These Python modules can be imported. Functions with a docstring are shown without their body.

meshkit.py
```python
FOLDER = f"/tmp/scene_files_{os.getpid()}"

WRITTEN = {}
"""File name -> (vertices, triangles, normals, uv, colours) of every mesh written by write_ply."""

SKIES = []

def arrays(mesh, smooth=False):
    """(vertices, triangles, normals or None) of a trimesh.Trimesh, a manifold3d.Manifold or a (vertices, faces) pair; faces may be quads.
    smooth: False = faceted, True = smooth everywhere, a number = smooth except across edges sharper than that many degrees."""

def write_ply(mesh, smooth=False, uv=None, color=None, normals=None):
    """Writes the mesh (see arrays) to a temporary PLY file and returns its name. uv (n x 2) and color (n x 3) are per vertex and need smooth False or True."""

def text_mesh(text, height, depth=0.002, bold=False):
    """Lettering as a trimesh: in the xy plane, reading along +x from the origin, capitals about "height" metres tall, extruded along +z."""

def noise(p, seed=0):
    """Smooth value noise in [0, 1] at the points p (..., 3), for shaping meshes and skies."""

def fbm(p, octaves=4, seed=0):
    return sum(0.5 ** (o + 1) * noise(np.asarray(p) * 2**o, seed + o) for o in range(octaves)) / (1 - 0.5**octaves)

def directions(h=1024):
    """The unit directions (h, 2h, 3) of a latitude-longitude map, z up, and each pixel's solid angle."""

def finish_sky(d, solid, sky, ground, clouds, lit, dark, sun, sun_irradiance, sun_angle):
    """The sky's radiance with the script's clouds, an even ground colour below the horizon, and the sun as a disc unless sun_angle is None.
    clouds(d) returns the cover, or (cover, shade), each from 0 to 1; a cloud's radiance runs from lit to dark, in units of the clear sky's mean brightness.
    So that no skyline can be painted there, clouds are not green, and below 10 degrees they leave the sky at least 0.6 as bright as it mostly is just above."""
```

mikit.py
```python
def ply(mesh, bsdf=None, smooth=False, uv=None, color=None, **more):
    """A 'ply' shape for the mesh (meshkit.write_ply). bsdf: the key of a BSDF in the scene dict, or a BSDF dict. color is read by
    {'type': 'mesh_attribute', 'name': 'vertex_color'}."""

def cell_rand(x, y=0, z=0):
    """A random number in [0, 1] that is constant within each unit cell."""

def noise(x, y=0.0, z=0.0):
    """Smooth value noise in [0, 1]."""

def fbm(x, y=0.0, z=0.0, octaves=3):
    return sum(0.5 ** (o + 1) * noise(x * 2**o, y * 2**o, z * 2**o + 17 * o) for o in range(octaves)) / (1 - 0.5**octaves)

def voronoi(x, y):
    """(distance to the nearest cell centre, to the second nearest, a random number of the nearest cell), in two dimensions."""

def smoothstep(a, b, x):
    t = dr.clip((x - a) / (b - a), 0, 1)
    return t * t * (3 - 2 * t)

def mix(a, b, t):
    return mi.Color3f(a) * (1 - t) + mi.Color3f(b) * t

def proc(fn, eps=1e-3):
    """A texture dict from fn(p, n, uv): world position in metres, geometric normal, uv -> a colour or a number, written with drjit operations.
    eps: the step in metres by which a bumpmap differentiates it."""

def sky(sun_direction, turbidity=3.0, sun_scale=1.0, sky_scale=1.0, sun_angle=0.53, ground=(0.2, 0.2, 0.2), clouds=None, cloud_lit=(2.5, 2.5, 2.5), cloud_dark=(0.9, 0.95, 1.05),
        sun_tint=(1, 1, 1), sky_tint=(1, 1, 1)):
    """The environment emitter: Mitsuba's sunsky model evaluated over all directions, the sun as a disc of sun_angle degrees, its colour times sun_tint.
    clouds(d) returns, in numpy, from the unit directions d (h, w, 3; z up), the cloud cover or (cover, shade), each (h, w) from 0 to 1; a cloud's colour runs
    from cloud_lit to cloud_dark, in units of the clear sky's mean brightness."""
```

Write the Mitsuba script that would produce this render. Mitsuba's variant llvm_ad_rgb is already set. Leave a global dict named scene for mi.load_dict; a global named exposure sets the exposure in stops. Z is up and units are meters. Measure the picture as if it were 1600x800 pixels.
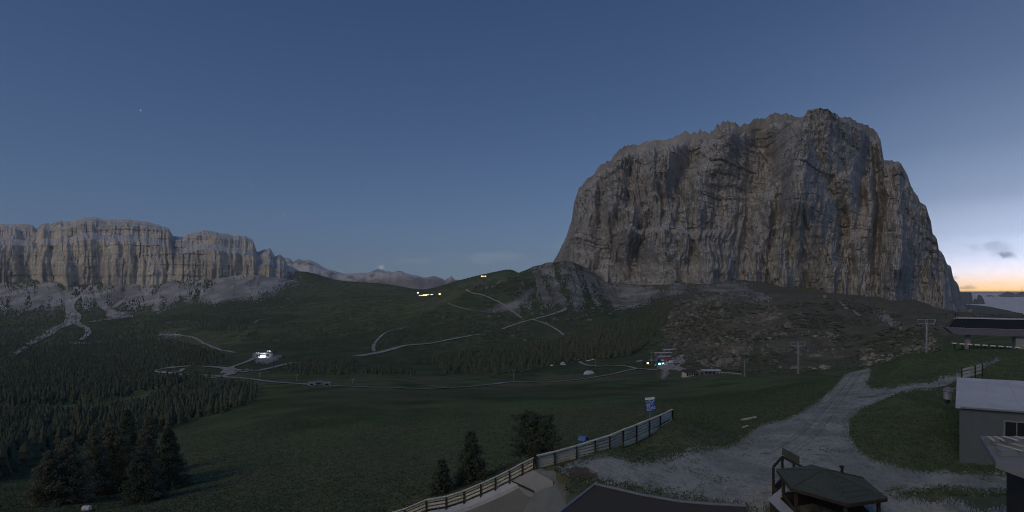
import math, random
import numpy as np, trimesh, mitsuba as mi, drjit as dr
import mikit, meshkit
from scipy.interpolate import PchipInterpolator
from scipy.ndimage import map_coordinates
from shapely.geometry import Polygon, Point
from shapely import contains_xy
T = mi.ScalarTransform4f
rng = np.random.default_rng(7)
random.seed(7)
scene, labels = {}, {}

# ------------------------------------------------------------------ camera, sky, exposure
# world: camera 13.5 m above the yard, x to the right, y forward, z up (camera height is z = 0)
K, PX0, PY0 = 800.0, 800.0, 455.0          # pixels of the 1600 x 800 photograph per unit tangent; horizon row
scene['camera'] = dict(type='perspective', fov=90.0, fov_axis='x', near_clip=0.5, far_clip=60000.0,
                       principal_point_offset_y=(400 - PY0) / 800.0,
                       to_world=T().look_at(origin=[0, 0, 0], target=[0, 1, 0], up=[0, 0, 1]))
exposure = 0.5
FILL_AZ, FILL_EL = math.radians(-138), math.radians(32)      # unseen wide soft fill, added behind the camera on the left, lights the walls
FILL = np.array([math.sin(FILL_AZ), math.cos(FILL_AZ), math.tan(FILL_EL)])


def pix_dir(px, py):
    d = np.array([(px - PX0) / K, 1.0, (PY0 - py) / K])
    return d / np.linalg.norm(d)


def clouds(d):
    az = np.degrees(np.arctan2(d[..., 0], d[..., 1]))
    el = np.degrees(np.arcsin(np.clip(d[..., 2], -1, 1)))
    # the afterglow low over the place where the sun went down, fading upwards and sideways
    e = np.clip(el, 0, 90)
    side = np.exp(-((np.abs(az - 52)) / 21) ** 2)
    cover = np.interp(e, [0, 0.8, 1.6, 3, 4.8, 8, 12.5, 18, 26, 40], [0.97, 0.96, 0.92, 0.60, 0.31, 0.12, 0.05, 0.02, 0.006, 0.0]) * side
    shade = np.interp(e, [0, 0.5, 1.5, 2.6, 4.0, 6], [0.9, 0.74, 0.36, 0.10, 0.0, 0.0])

    def puff(px, py, w, h, c, sh, seed, rag=1.0):
        q = pix_dir(px, py)
        a, e = math.degrees(math.atan2(q[0], q[1])), math.degrees(math.asin(q[2]))
        m = (np.abs(az - a) < 3 * w) & (np.abs(el - e) < 3 * h)
        if not m.any():
            return
        x, y = (az[m] - a) / w, (el[m] - e) / h
        n = meshkit.fbm(np.stack([x * 2.2 + seed, y * 1.6, np.full_like(x, seed)], -1), 4, seed)
        r = np.sqrt(x * x + y * y)
        k = np.clip((1.0 - r + rag * (n - 0.5) * 1.5) / 0.7, 0, 1)
        k = k * k * (3 - 2 * k) * c
        if c < 0:                       # a cloud that takes the glow away
            cover[m] *= 1 + k
        else:                           # a thin veil
            cc, ss = cover[m], shade[m]
            b = k > cc
            cc[b], ss[b] = k[b], sh
            cover[m], shade[m] = cc, ss

    puff(1569, 398, 0.75, 0.33, -0.75, 0, 3)
    puff(1552, 385, 1.6, 0.5, -0.35, 0, 5)
    puff(1490, 434, 0.6, 0.09, -0.6, 0, 8)
    puff(1515, 449, 1.0, 0.2, -0.6, 0, 9)
    puff(1572, 455, 1.6, 0.1, -0.6, 0, 11)
    puff(1540, 459, 2.4, 0.16, -0.4, 0, 12)
    puff(1640, 452, 2.2, 0.2, -0.5, 0, 13)
    puff(597, 417, 0.45, 0.22, 0.10, 0.5, 17)
    puff(760, 402, 5.5, 0.75, 0.022, 0.5, 21, 1.6)
    puff(660, 408, 5.0, 0.5, 0.018, 0.5, 23, 1.6)
    puff(880, 384, 4.0, 0.5, 0.015, 0.5, 25, 1.6)
    return cover, shade


GLOW = 20.0
scene['sky_light'] = mikit.sky(FILL, turbidity=1.5, sun_scale=0.27, sun_angle=22.0, sun_tint=(0.98, 0.93, 0.80), sky_scale=1.0, ground=(0.08, 0.085, 0.08), clouds=clouds,
                               cloud_lit=(1.0 * GLOW, 1.09 * GLOW, 1.4 * GLOW), cloud_dark=(1.1 * GLOW, 0.58 * GLOW, 0.06 * GLOW), sky_tint=(0.90, 0.945, 1.19))

# ------------------------------------------------------------------ helpers
def numbered(name):
    if name not in scene and name not in labels and name not in USED:
        USED.add(name)
        return name
    i = 1
    while f'{name}_{i:03d}' in USED:
        i += 1
    USED.add(f'{name}_{i:03d}')
    return f'{name}_{i:03d}'


USED = set()


def thing(name, label, cat, group=None):
    k = numbered(name)
    labels[k] = {'label': label, 'category': cat}
    if group:
        labels[k]['group'] = group
    return k


def struct(name, mesh, bsdf, smooth=False, **kw):
    k = numbered(name)
    labels[k] = {'kind': 'structure'}
    scene[k] = mikit.ply(mesh, bsdf, smooth, **kw)
    return k


def stuff(name, mesh, bsdf, label, cat, smooth=False):
    k = numbered(name)
    labels[k] = {'kind': 'stuff', 'label': label, 'category': cat}
    scene[k] = mikit.ply(mesh, bsdf, smooth)
    return k


def part(parent, name, mesh, bsdf, smooth=False, label=None, emit=None):
    k = numbered(f'{parent}__{name}')
    scene[k] = mikit.ply(mesh, bsdf, smooth)
    if emit is not None:
        scene[k]['emitter'] = {'type': 'area', 'radiance': {'type': 'rgb', 'value': list(emit)}}
    if label:
        labels[k] = {'label': label}
    return k


def cat_(ms):
    return trimesh.util.concatenate([m for m in ms if m is not None])


def box(sx, sy, sz, loc=(0, 0, 0), rz=0.0, rx=0.0, ry=0.0):
    """A box of that size centred in x and y on loc and standing on loc's z, its edges a little chamfered where it is large enough."""
    c = min(0.012, 0.15 * min(sx, sy, sz))
    pts = []
    for a in (-1, 1):
        for b in (-1, 1):
            for d in (-1, 1):
                for k in range(3):
                    p = np.array([a * sx / 2, b * sy / 2, d * sz / 2])
                    q = p - np.sign(p) * c
                    q[k] = p[k]
                    pts.append(q)
    m = trimesh.convex.convex_hull(np.array(pts))
    m.apply_translation([0, 0, sz / 2])
    R = trimesh.transformations.euler_matrix(rx, ry, rz, 'sxyz')
    m.apply_transform(R)
    m.apply_translation(loc)
    return m


def bar(a, b, w, h, up=(0, 0, 1)):
    """A square-section bar from a to b: w across, h along up."""
    a, b = np.asarray(a, float), np.asarray(b, float)
    t = b - a
    L = np.linalg.norm(t)
    t /= L
    s = np.cross(t, up if abs(np.dot(t, up)) < 0.999 else (0, 1, 0))
    s /= np.linalg.norm(s)
    n = np.cross(s, t)
    m = box(L, w, h)
    m.apply_translation([0, 0, -h / 2])
    M = np.eye(4)
    M[:3, 0], M[:3, 1], M[:3, 2], M[:3, 3] = t, -s, n, (a + b) / 2
    m.apply_transform(M)
    return m


def rod(pts, r, sides=8):
    """A round tube through the points, r one radius or one per point, closed at its ends."""
    p = np.asarray(pts, float)
    r = np.broadcast_to(r, (len(p),))
    t = np.gradient(p, axis=0)
    t /= np.linalg.norm(t, axis=1, keepdims=True) + 1e-12
    a = np.cross(t, np.where(np.abs(t[:, 2:]) < 0.9, [0, 0, 1.0], [1.0, 0, 0]))
    a /= np.linalg.norm(a, axis=1, keepdims=True) + 1e-12
    b = np.cross(t, a)
    g = np.arange(sides) * 2 * np.pi / sides
    v = p[:, None] + r[:, None, None] * (np.cos(g)[None, :, None] * a[:, None] + np.sin(g)[None, :, None] * b[:, None])
    n = len(p)
    i, j = np.meshgrid(np.arange(n - 1), np.arange(sides), indexing='ij')
    q = np.stack([i * sides + j, i * sides + (j + 1) % sides, (i + 1) * sides + (j + 1) % sides, (i + 1) * sides + j], -1).reshape(-1, 4)
    v = np.vstack([v.reshape(-1, 3), p[:1], p[-1:]])
    j = np.arange(sides)
    f = np.vstack([q[:, [0, 2, 1]], q[:, [0, 3, 2]],
                   np.stack([np.full(sides, n * sides), (j + 1) % sides, j], 1)[:, [0, 2, 1]],
                   np.stack([np.full(sides, n * sides + 1), (n - 1) * sides + j, (n - 1) * sides + (j + 1) % sides], 1)[:, [0, 2, 1]]])
    m = trimesh.Trimesh(v, f, process=False)
    m.fix_normals()
    return m


def grid_faces(nr, nc, keep=None):
    i, j = np.meshgrid(np.arange(nr - 1), np.arange(nc - 1), indexing='ij')
    a = i * nc + j
    q = np.stack([a, a + 1, a + nc + 1, a + nc], -1)
    if keep is not None:
        q = q[keep]
    q = q.reshape(-1, 4)
    return np.vstack([q[:, [0, 1, 2]], q[:, [0, 2, 3]]])


def compact(v, f):
    used, inv = np.unique(f, return_inverse=True)
    return v[used], inv.reshape(f.shape)


def fbm2(x, y, L, octaves=4, seed=0):
    return meshkit.fbm(np.stack([x / L, y / L, np.full_like(x, seed * 3.7 + 0.3)], -1), octaves, seed)


def ridged(x, y, octaves=3, seed=0):
    out, w = 0, 1.0
    for o in range(octaves):
        n = meshkit.noise(np.stack([x * 2**o, y * 2**o, np.full_like(x, seed + 0.37 * o)], -1), seed + o)
        out = out + w * (1 - np.abs(2 * n - 1))
        w *= 0.5
    return out / (2 - 2 * w)


# ------------------------------------------------------------------ materials
def rgb(*c):
    return {'type': 'rgb', 'value': list(c)}


def two(d):
    return {'type': 'twosided', 'bsdf': d}


def diffuse(tex):
    return two({'type': 'diffuse', 'reflectance': tex})


def rough(tex, r=0.6, spec=0.3):
    return two({'type': 'principled', 'base_color': tex, 'roughness': r, 'specular': spec})


def tex_ground(p, n, uv):
    x, y, z = p.x, p.y, p.z
    far = mikit.smoothstep(60, 400, y)
    a = mikit.fbm(x * 0.05, y * 0.05, 0.0, 4)
    b = mikit.fbm(x * 0.011 + 9, y * 0.011, 3.0, 4)
    c = mikit.fbm(x * 0.9, y * 0.9, 1.0, 3)
    d = mikit.fbm(x * 0.002, y * 0.002, 7.0, 3)
    col = mikit.mix((0.105, 0.128, 0.062), (0.150, 0.172, 0.080), mikit.smoothstep(0.35, 0.65, a))
    col = mikit.mix(col, (0.185, 0.160, 0.095), 0.8 * mikit.smoothstep(0.47, 0.66, b))       # dry, brownish grass
    e = mikit.fbm(x * 0.035 + 3, y * 0.02, 11.0, 4)
    col = mikit.mix(col, (0.165, 0.170, 0.085), 0.6 * mikit.smoothstep(0.54, 0.66, e))
    col = mikit.mix(col, (0.085, 0.100, 0.056), 0.7 * mikit.smoothstep(0.50, 0.66, d))
    col = col * mi.Color3f(0.98, 1.15, 1.25) * (0.62 + 0.52 * mikit.mix(c, a, far))
    hill = mikit.smoothstep(0.27, 0.33, x / y + 0.05 * (a - 0.5)) * mikit.smoothstep(280, 420, y) * mikit.smoothstep(2600, 1900, y)
    col = mikit.mix(col, mikit.mix((0.12, 0.115, 0.085), (0.21, 0.20, 0.17), mikit.fbm(x * 0.12, y * 0.12, 5.0, 4)), 0.8 * hill)
    # stony ground where the slope is steep
    up = dr.abs(n.z)
    stone = mikit.smoothstep(0.86, 0.70, up + 0.7 * (mikit.fbm(x * 0.06, y * 0.06, z * 0.09, 4) - 0.5)) * mikit.smoothstep(300, 600, y)
    return mikit.mix(col, mikit.mix((0.10, 0.10, 0.085), (0.24, 0.235, 0.21), mikit.smoothstep(0.2, 0.8, mikit.fbm(x * 0.13, y * 0.13, z * 0.13, 4))), stone * 0.8)


def tex_gravel(p, n, uv):
    a = mikit.fbm(p.x * 0.35, p.y * 0.35, 2.0, 4)
    g = mikit.fbm(p.x * 7.0, p.y * 7.0, 5.0, 3)
    b = mikit.fbm(p.x * 1.6, p.y * 1.6, 8.0, 3)
    col = mikit.mix((0.31, 0.325, 0.29), (0.43, 0.445, 0.395), mikit.smoothstep(0.3, 0.7, a))
    col = mikit.mix(col, (0.25, 0.25, 0.20), 0.6 * mikit.smoothstep(0.58, 0.75, b))
    return col * (0.66 + 0.68 * g)


def tex_track(p, n, uv):
    a = mikit.fbm(p.x * 0.05, p.y * 0.05, 2.0, 4)
    return mikit.mix((0.30, 0.30, 0.28), (0.46, 0.45, 0.43), a)


def tex_scree(p, n, uv):
    a = mikit.fbm(p.x * 0.02, p.y * 0.012, p.z * 0.02, 4)
    g = mikit.fbm(p.x * 0.12, p.y * 0.05, p.z * 0.05, 3)
    col = mikit.mix((0.20, 0.20, 0.18), (0.37, 0.37, 0.345), mikit.smoothstep(0.3, 0.7, a))
    return col * (0.7 + 0.6 * g)


def rock(warm, scale, pale, ochre=0.7):
    def fn(p, n, uv):
        x, y, z = p.x * scale, p.y * scale, p.z * scale
        a = mikit.fbm(x * 0.006, y * 0.006, z * 0.003, 4)
        b = mikit.fbm(x * 0.03, y * 0.03, z * 0.008, 4)
        c = mikit.fbm(x * 0.004 + 5, y * 0.004, z * 0.0022, 3)
        s = mikit.fbm(x * 0.002, y * 0.002, z * 0.09, 3)
        w = mikit.fbm(x * 0.11, y * 0.11, z * 0.012, 3)
        col = mikit.mix((0.20 * warm[0], 0.20 * warm[1], 0.20 * warm[2]), (0.40 * warm[0], 0.40 * warm[1], 0.40 * warm[2]), mikit.smoothstep(0.25, 0.75, 0.5 * a + 0.3 * b + 0.2 * s))
        col = mikit.mix(col, (0.44, 0.33, 0.20), ochre * mikit.smoothstep(0.60, 0.74, c) * mikit.smoothstep(0.35, 0.6, b))
        col = col * (0.66 + 0.68 * w)
        ledge = mikit.smoothstep(0.45, 0.72, n.z + 0.3 * (b - 0.5))
        return mikit.mix(col, pale, ledge)
    return mikit.proc(fn)


def tex_snowrock(p, n, uv):
    b = mikit.fbm(p.x * 0.002, p.y * 0.002, p.z * 0.005, 4)
    c = mikit.fbm(p.x * 0.0009, p.y * 0.0009, p.z * 0.003, 3)
    snow = mikit.smoothstep(0.50, 0.58, 0.55 * b + 0.45 * c + 0.10 * (n.z - 0.4)) * mikit.smoothstep(200, 550, p.z + 300 * (c - 0.5))
    return mikit.mix(mikit.mix((0.25, 0.235, 0.23), (0.38, 0.35, 0.33), b), (0.8, 0.8, 0.82), snow * 0.85)


def tex_pale_scree(p, n, uv):
    a = mikit.fbm(p.x * 0.012, p.y * 0.008, p.z * 0.012, 4)
    return mikit.mix((0.38, 0.375, 0.35), (0.60, 0.59, 0.56), mikit.smoothstep(0.3, 0.7, a))


def tex_boulder(p, n, uv):
    a = mikit.fbm(p.x * 0.2, p.y * 0.2, p.z * 0.2, 3)
    b = mikit.fbm(p.x * 0.02, p.y * 0.02, p.z * 0.02, 2)
    return mikit.mix((0.13, 0.125, 0.105), (0.36, 0.345, 0.30), mikit.smoothstep(0.25, 0.85, 0.5 * a + 0.5 * b))


def tex_conifer(p, n, uv):
    a = mikit.fbm(p.x * 0.11, p.y * 0.11, p.z * 0.11, 3)
    b = mikit.fbm(p.x * 0.008, p.y * 0.008, 0.0, 2)
    return mikit.mix((0.080, 0.100, 0.070), (0.140, 0.158, 0.110), 0.55 * a + 0.45 * b)


def tex_wood(p, n, uv):
    a = mikit.fbm(p.x * 1.2, p.y * 1.2, p.z * 14, 4)
    b = mikit.fbm(p.x * 0.7, p.y * 0.7, p.z * 0.7, 3)
    return mikit.mix((0.46, 0.43, 0.35), (0.74, 0.70, 0.58), mikit.smoothstep(0.25, 0.75, 0.55 * a + 0.45 * b))


def tex_darkwood(p, n, uv):
    a = mikit.fbm(p.x * 2, p.y * 2, p.z * 18, 4)
    return mikit.mix((0.03, 0.025, 0.021), (0.075, 0.062, 0.05), a)


def tex_concrete(p, n, uv):
    a = mikit.fbm(p.x * 0.6, p.y * 0.6, p.z * 0.9, 4)
    b = mikit.fbm(p.x * 6, p.y * 6, p.z * 6, 3)
    return mikit.mix((0.26, 0.26, 0.25), (0.40, 0.40, 0.39), 0.7 * a + 0.3 * b)


def tex_paving(p, n, uv):
    a = mikit.fbm(p.x * 0.7, p.y * 0.7, p.z * 0.9, 4)
    b = mikit.fbm(p.x * 5, p.y * 5, p.z * 5, 3)
    return mikit.mix((0.14, 0.15, 0.135), (0.24, 0.25, 0.23), 0.7 * a + 0.3 * b)


def tex_paving2(p, n, uv):
    return tex_paving(p, n, uv) * 1.25


def tex_plaster(p, n, uv):
    a = mikit.fbm(p.x * 0.5, p.y * 0.5, p.z * 0.25, 4)
    b = mikit.fbm(p.x * 3, p.y * 3, p.z * 0.6, 3)
    return mikit.mix((0.11, 0.13, 0.14), (0.17, 0.195, 0.205), 0.6 * a + 0.4 * b)


def tex_membrane(p, n, uv):
    a = mikit.fbm(p.x * 0.45, p.y * 0.45, 0.0, 4)
    b = mikit.fbm(p.x * 4, p.y * 4, 0.0, 3)
    return mikit.mix((0.40, 0.42, 0.44), (0.60, 0.62, 0.63), 0.65 * a + 0.35 * b)


def tex_shingle(p, n, uv):
    a = mikit.fbm(p.x * 1.4, p.y * 1.4, p.z * 1.4, 4)
    b = mikit.fbm(p.x * 9, p.y * 9, p.z * 9, 2)
    return mikit.mix((0.065, 0.085, 0.072), (0.115, 0.13, 0.11), 0.6 * a + 0.4 * b)


def tex_soil(p, n, uv):
    a = mikit.fbm(p.x * 1.4, p.y * 1.4, 3.0, 4)
    return mikit.mix((0.11, 0.095, 0.065), (0.20, 0.175, 0.13), a)


for name, d in {
    'm_ground': diffuse(mikit.proc(tex_ground)), 'm_gravel': diffuse(mikit.proc(tex_gravel)), 'm_track': diffuse(mikit.proc(tex_track)),
    'm_scree': diffuse(mikit.proc(tex_scree)), 'm_soil': diffuse(mikit.proc(tex_soil)),
    'm_rock': diffuse(rock((1.14, 1.10, 1.02), 1.0, (0.46, 0.455, 0.44), 0.25)),
    'm_pale_rock': diffuse(rock((2.0, 1.82, 1.55), 0.8, (0.66, 0.65, 0.62), 0.4)),
    'm_snowrock': diffuse(mikit.proc(tex_snowrock)), 'm_farrock': diffuse(rgb(0.08, 0.08, 0.09)), 'm_farforest': diffuse(rgb(0.06, 0.08, 0.07)),
    'm_pale_scree': diffuse(mikit.proc(tex_pale_scree)), 'm_rut': diffuse(mikit.proc(lambda p, n, uv: tex_gravel(p, n, uv) * 0.90)), 'm_boulder': diffuse(mikit.proc(tex_boulder)), 'm_conifer': diffuse(mikit.proc(tex_conifer)),
    'm_wood': rough(mikit.proc(tex_wood), 0.75, 0.25), 'm_darkwood': rough(mikit.proc(tex_darkwood), 0.7, 0.25), 'm_concrete': diffuse(mikit.proc(tex_concrete)),
    'm_paving': diffuse(mikit.proc(tex_paving)), 'm_paving2': diffuse(mikit.proc(tex_paving2)), 'm_plaster': diffuse(mikit.proc(tex_plaster)), 'm_membrane': rough(mikit.proc(tex_membrane), 0.55, 0.3), 'm_shingle': rough(mikit.proc(tex_shingle), 0.8, 0.2),
    'm_galvanised': two({'type': 'principled', 'base_color': rgb(0.50, 0.51, 0.52), 'metallic': 0.6, 'roughness': 0.45}),
    'm_white': rough(rgb(0.78, 0.78, 0.77), 0.5), 'm_grey_paint': rough(rgb(0.25, 0.26, 0.27), 0.5), 'm_blue': rough(rgb(0.035, 0.10, 0.33), 0.45),
    'm_bluetarp': rough(rgb(0.10, 0.22, 0.48), 0.5), 'm_darkglass': rough(rgb(0.025, 0.028, 0.032), 0.12, 0.5), 'm_lilac': rough(rgb(0.20, 0.19, 0.26), 0.5),
    'm_black': rough(rgb(0.03, 0.03, 0.032), 0.6), 'm_darkroof': diffuse(rgb(0.10, 0.094, 0.085)), 'm_palesheet': rough(rgb(0.52, 0.56, 0.66), 0.5),
    'm_teal': rough(rgb(0.06, 0.24, 0.28), 0.5), 'm_red': rough(rgb(0.35, 0.07, 0.05), 0.5), 'm_bark': diffuse(rgb(0.09, 0.07, 0.055)),
    'm_lamp': diffuse(rgb(0.6, 0.6, 0.6)),
}.items():
    scene[name] = d

# ------------------------------------------------------------------ terrain
COLUMNS = {
    0: [(4, 3900), (30, 890), (55, 800), (80, 758), (130, 710), (240, 665), (450, 630), (750, 603), (1100, 575), (1600, 548), (2200, 522), (2800, 497), (3200, 472), (3500, 452), (3800, 436), (4600, 440)],
    200: [(4, 3900), (30, 890), (55, 800), (80, 755), (130, 705), (230, 658), (420, 625), (700, 600), (1000, 578), (1500, 548), (2100, 520), (2700, 497), (3200, 472), (3500, 452), (3800, 436), (4600, 440)],
    300: [(4, 3900), (30, 890), (48, 810), (70, 760), (110, 705), (190, 660), (330, 622), (560, 595), (950, 565), (1400, 540), (1950, 513), (2500, 494), (3100, 470), (3400, 450), (3800, 432), (4600, 440)],
    400: [(4, 3900), (30, 890), (42, 820), (60, 770), (90, 715), (150, 662), (250, 625), (400, 602), (600, 582), (900, 560), (1300, 535), (1800, 508), (2300, 490), (2800, 475), (3200, 460), (3500, 443), (3800, 430), (4400, 430), (4800, 440)],
    470: [(4, 3900), (30, 890), (42, 820), (60, 765), (90, 710), (150, 655), (250, 620), (400, 600), (600, 582), (850, 562), (1200, 540), (1700, 512), (2200, 492), (2700, 477), (3200, 463), (3700, 445), (4100, 424), (4700, 434)],
    530: [(4, 3900), (30, 885), (42, 812), (60, 757), (90, 705), (150, 652), (250, 618), (380, 602), (570, 584), (820, 562), (1150, 540), (1600, 512), (2050, 491), (2550, 476), (3200, 462), (3700, 450), (4150, 438), (4700, 446)],
    600: [(4, 3900), (30, 940), (42, 815), (60, 750), (90, 700), (150, 650), (250, 617), (360, 604), (550, 585), (800, 563), (1100, 540), (1500, 512), (1900, 490), (2300, 476), (2800, 466), (3500, 459), (4200, 443), (4800, 452)],
    660: [(4, 3900), (30, 912), (40, 806), (57, 751), (85, 703), (145, 650), (260, 616), (390, 604), (570, 587), (780, 567), (1030, 543), (1400, 510), (1700, 488), (2100, 472), (2500, 467), (2950, 463), (3500, 461), (4200, 452), (4800, 458)],
    720: [(4, 3800), (30, 888), (36.5, 810), (40, 793), (50, 755), (70, 715), (110, 668), (170, 635), (280, 612), (420, 603), (550, 592), (750, 570), (950, 545), (1200, 515), (1500, 487), (1800, 460), (1980, 450), (2300, 458), (2900, 463), (3500, 455), (4200, 437), (4800, 446)],
    770: [(4, 3800), (30, 860), (37.5, 780), (40, 771), (54, 735), (80, 695), (130, 653), (220, 622), (350, 607), (480, 597), (620, 582), (800, 558), (1000, 534), (1300, 502), (1600, 470), (1820, 443), (1950, 438), (2250, 440), (3000, 450), (3600, 441), (4200, 425), (4700, 432)],
    795: [(4, 3800), (30, 842), (38, 766), (40.5, 762), (56, 724), (83, 688), (135, 648), (240, 618), (380, 605), (500, 595), (640, 579), (820, 555), (1000, 533), (1300, 501), (1600, 465), (1820, 437), (1960, 430), (2250, 433), (3000, 440), (4200, 421), (4700, 430)],
    840: [(4, 3750), (30, 812), (38.5, 735), (42, 745), (60, 705), (90, 675), (150, 637), (280, 611), (420, 602), (550, 592), (700, 572), (850, 550), (1000, 530), (1250, 500), (1500, 473), (1800, 441), (2120, 416), (2600, 424), (4700, 445)],
    880: [(4, 3750), (30, 812), (40.5, 723), (44, 732), (60, 700), (90, 671), (150, 635), (280, 610), (420, 599), (560, 587), (700, 570), (850, 548), (1000, 526), (1200, 500), (1500, 470), (1800, 437), (2150, 409), (2600, 414), (4700, 445)],
    960: [(4, 3750), (31, 803), (44, 700), (48, 704), (62, 684), (92, 660), (150, 629), (280, 606), (420, 593), (520, 583), (650, 566), (800, 545), (1000, 516), (1300, 490), (1600, 474), (1900, 457), (2200, 440), (2600, 430), (4700, 440)],
    1050: [(4, 3750), (31, 803), (40, 725), (54, 655), (64, 650), (90, 642), (150, 625), (270, 606), (400, 591), (480, 581), (560, 568), (700, 545), (900, 512), (1150, 484), (1450, 467), (1750, 448), (2200, 436), (4700, 440)],
    1150: [(4, 3750), (31, 803), (40, 728), (60, 665), (90, 640), (150, 615), (270, 595), (380, 584), (450, 575), (550, 548), (700, 512), (880, 478), (1050, 464), (1250, 462), (1500, 454), (1800, 438), (2300, 432), (4700, 440)],
    1250: [(4, 3750), (31, 800), (40, 722), (60, 645), (90, 615), (150, 597), (225, 584), (290, 590), (400, 583), (500, 560), (600, 525), (740, 488), (900, 474), (1200, 466), (1600, 458), (2000, 445), (2400, 430), (4700, 440)],
    1340: [(4, 3750), (31, 800), (40, 722), (60, 640), (82, 605), (110, 580), (160, 590), (300, 586), (430, 567), (560, 532), (760, 498), (1000, 482), (1500, 468), (2000, 455), (2600, 450), (4700, 445)],
    1430: [(4, 3750), (31, 800), (40, 722), (54, 650), (63, 612), (69, 600), (75, 585), (90, 554), (99, 552), (130, 578), (220, 572), (380, 549), (550, 518), (850, 497), (1300, 480), (2000, 468), (2600, 465), (4700, 450)],
    1520: [(4, 3750), (31, 800), (40, 722), (54, 650), (63, 612), (72, 590), (84, 565), (96, 550), (104, 549), (125, 547), (160, 541), (300, 530), (500, 515), (900, 500), (1400, 497), (2200, 500), (3000, 502), (4700, 500)],
    1600: [(4, 3750), (31, 800), (40, 722), (54, 648), (68, 603), (84, 574), (98, 557), (120, 548), (150, 543), (200, 532), (350, 515), (700, 504), (1200, 500), (2000, 498), (3000, 499), (4700, 500)],
}
NR, NC = 720, 760
YS = np.exp(np.linspace(math.log(4.0), math.log(5000.0), NR))
PXS = np.concatenate([np.linspace(-900, -60, 50)[:-1], np.linspace(-60, 1660, NC - 98), np.linspace(1660, 2500, 51)[1:]])
NC = len(PXS)


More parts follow.
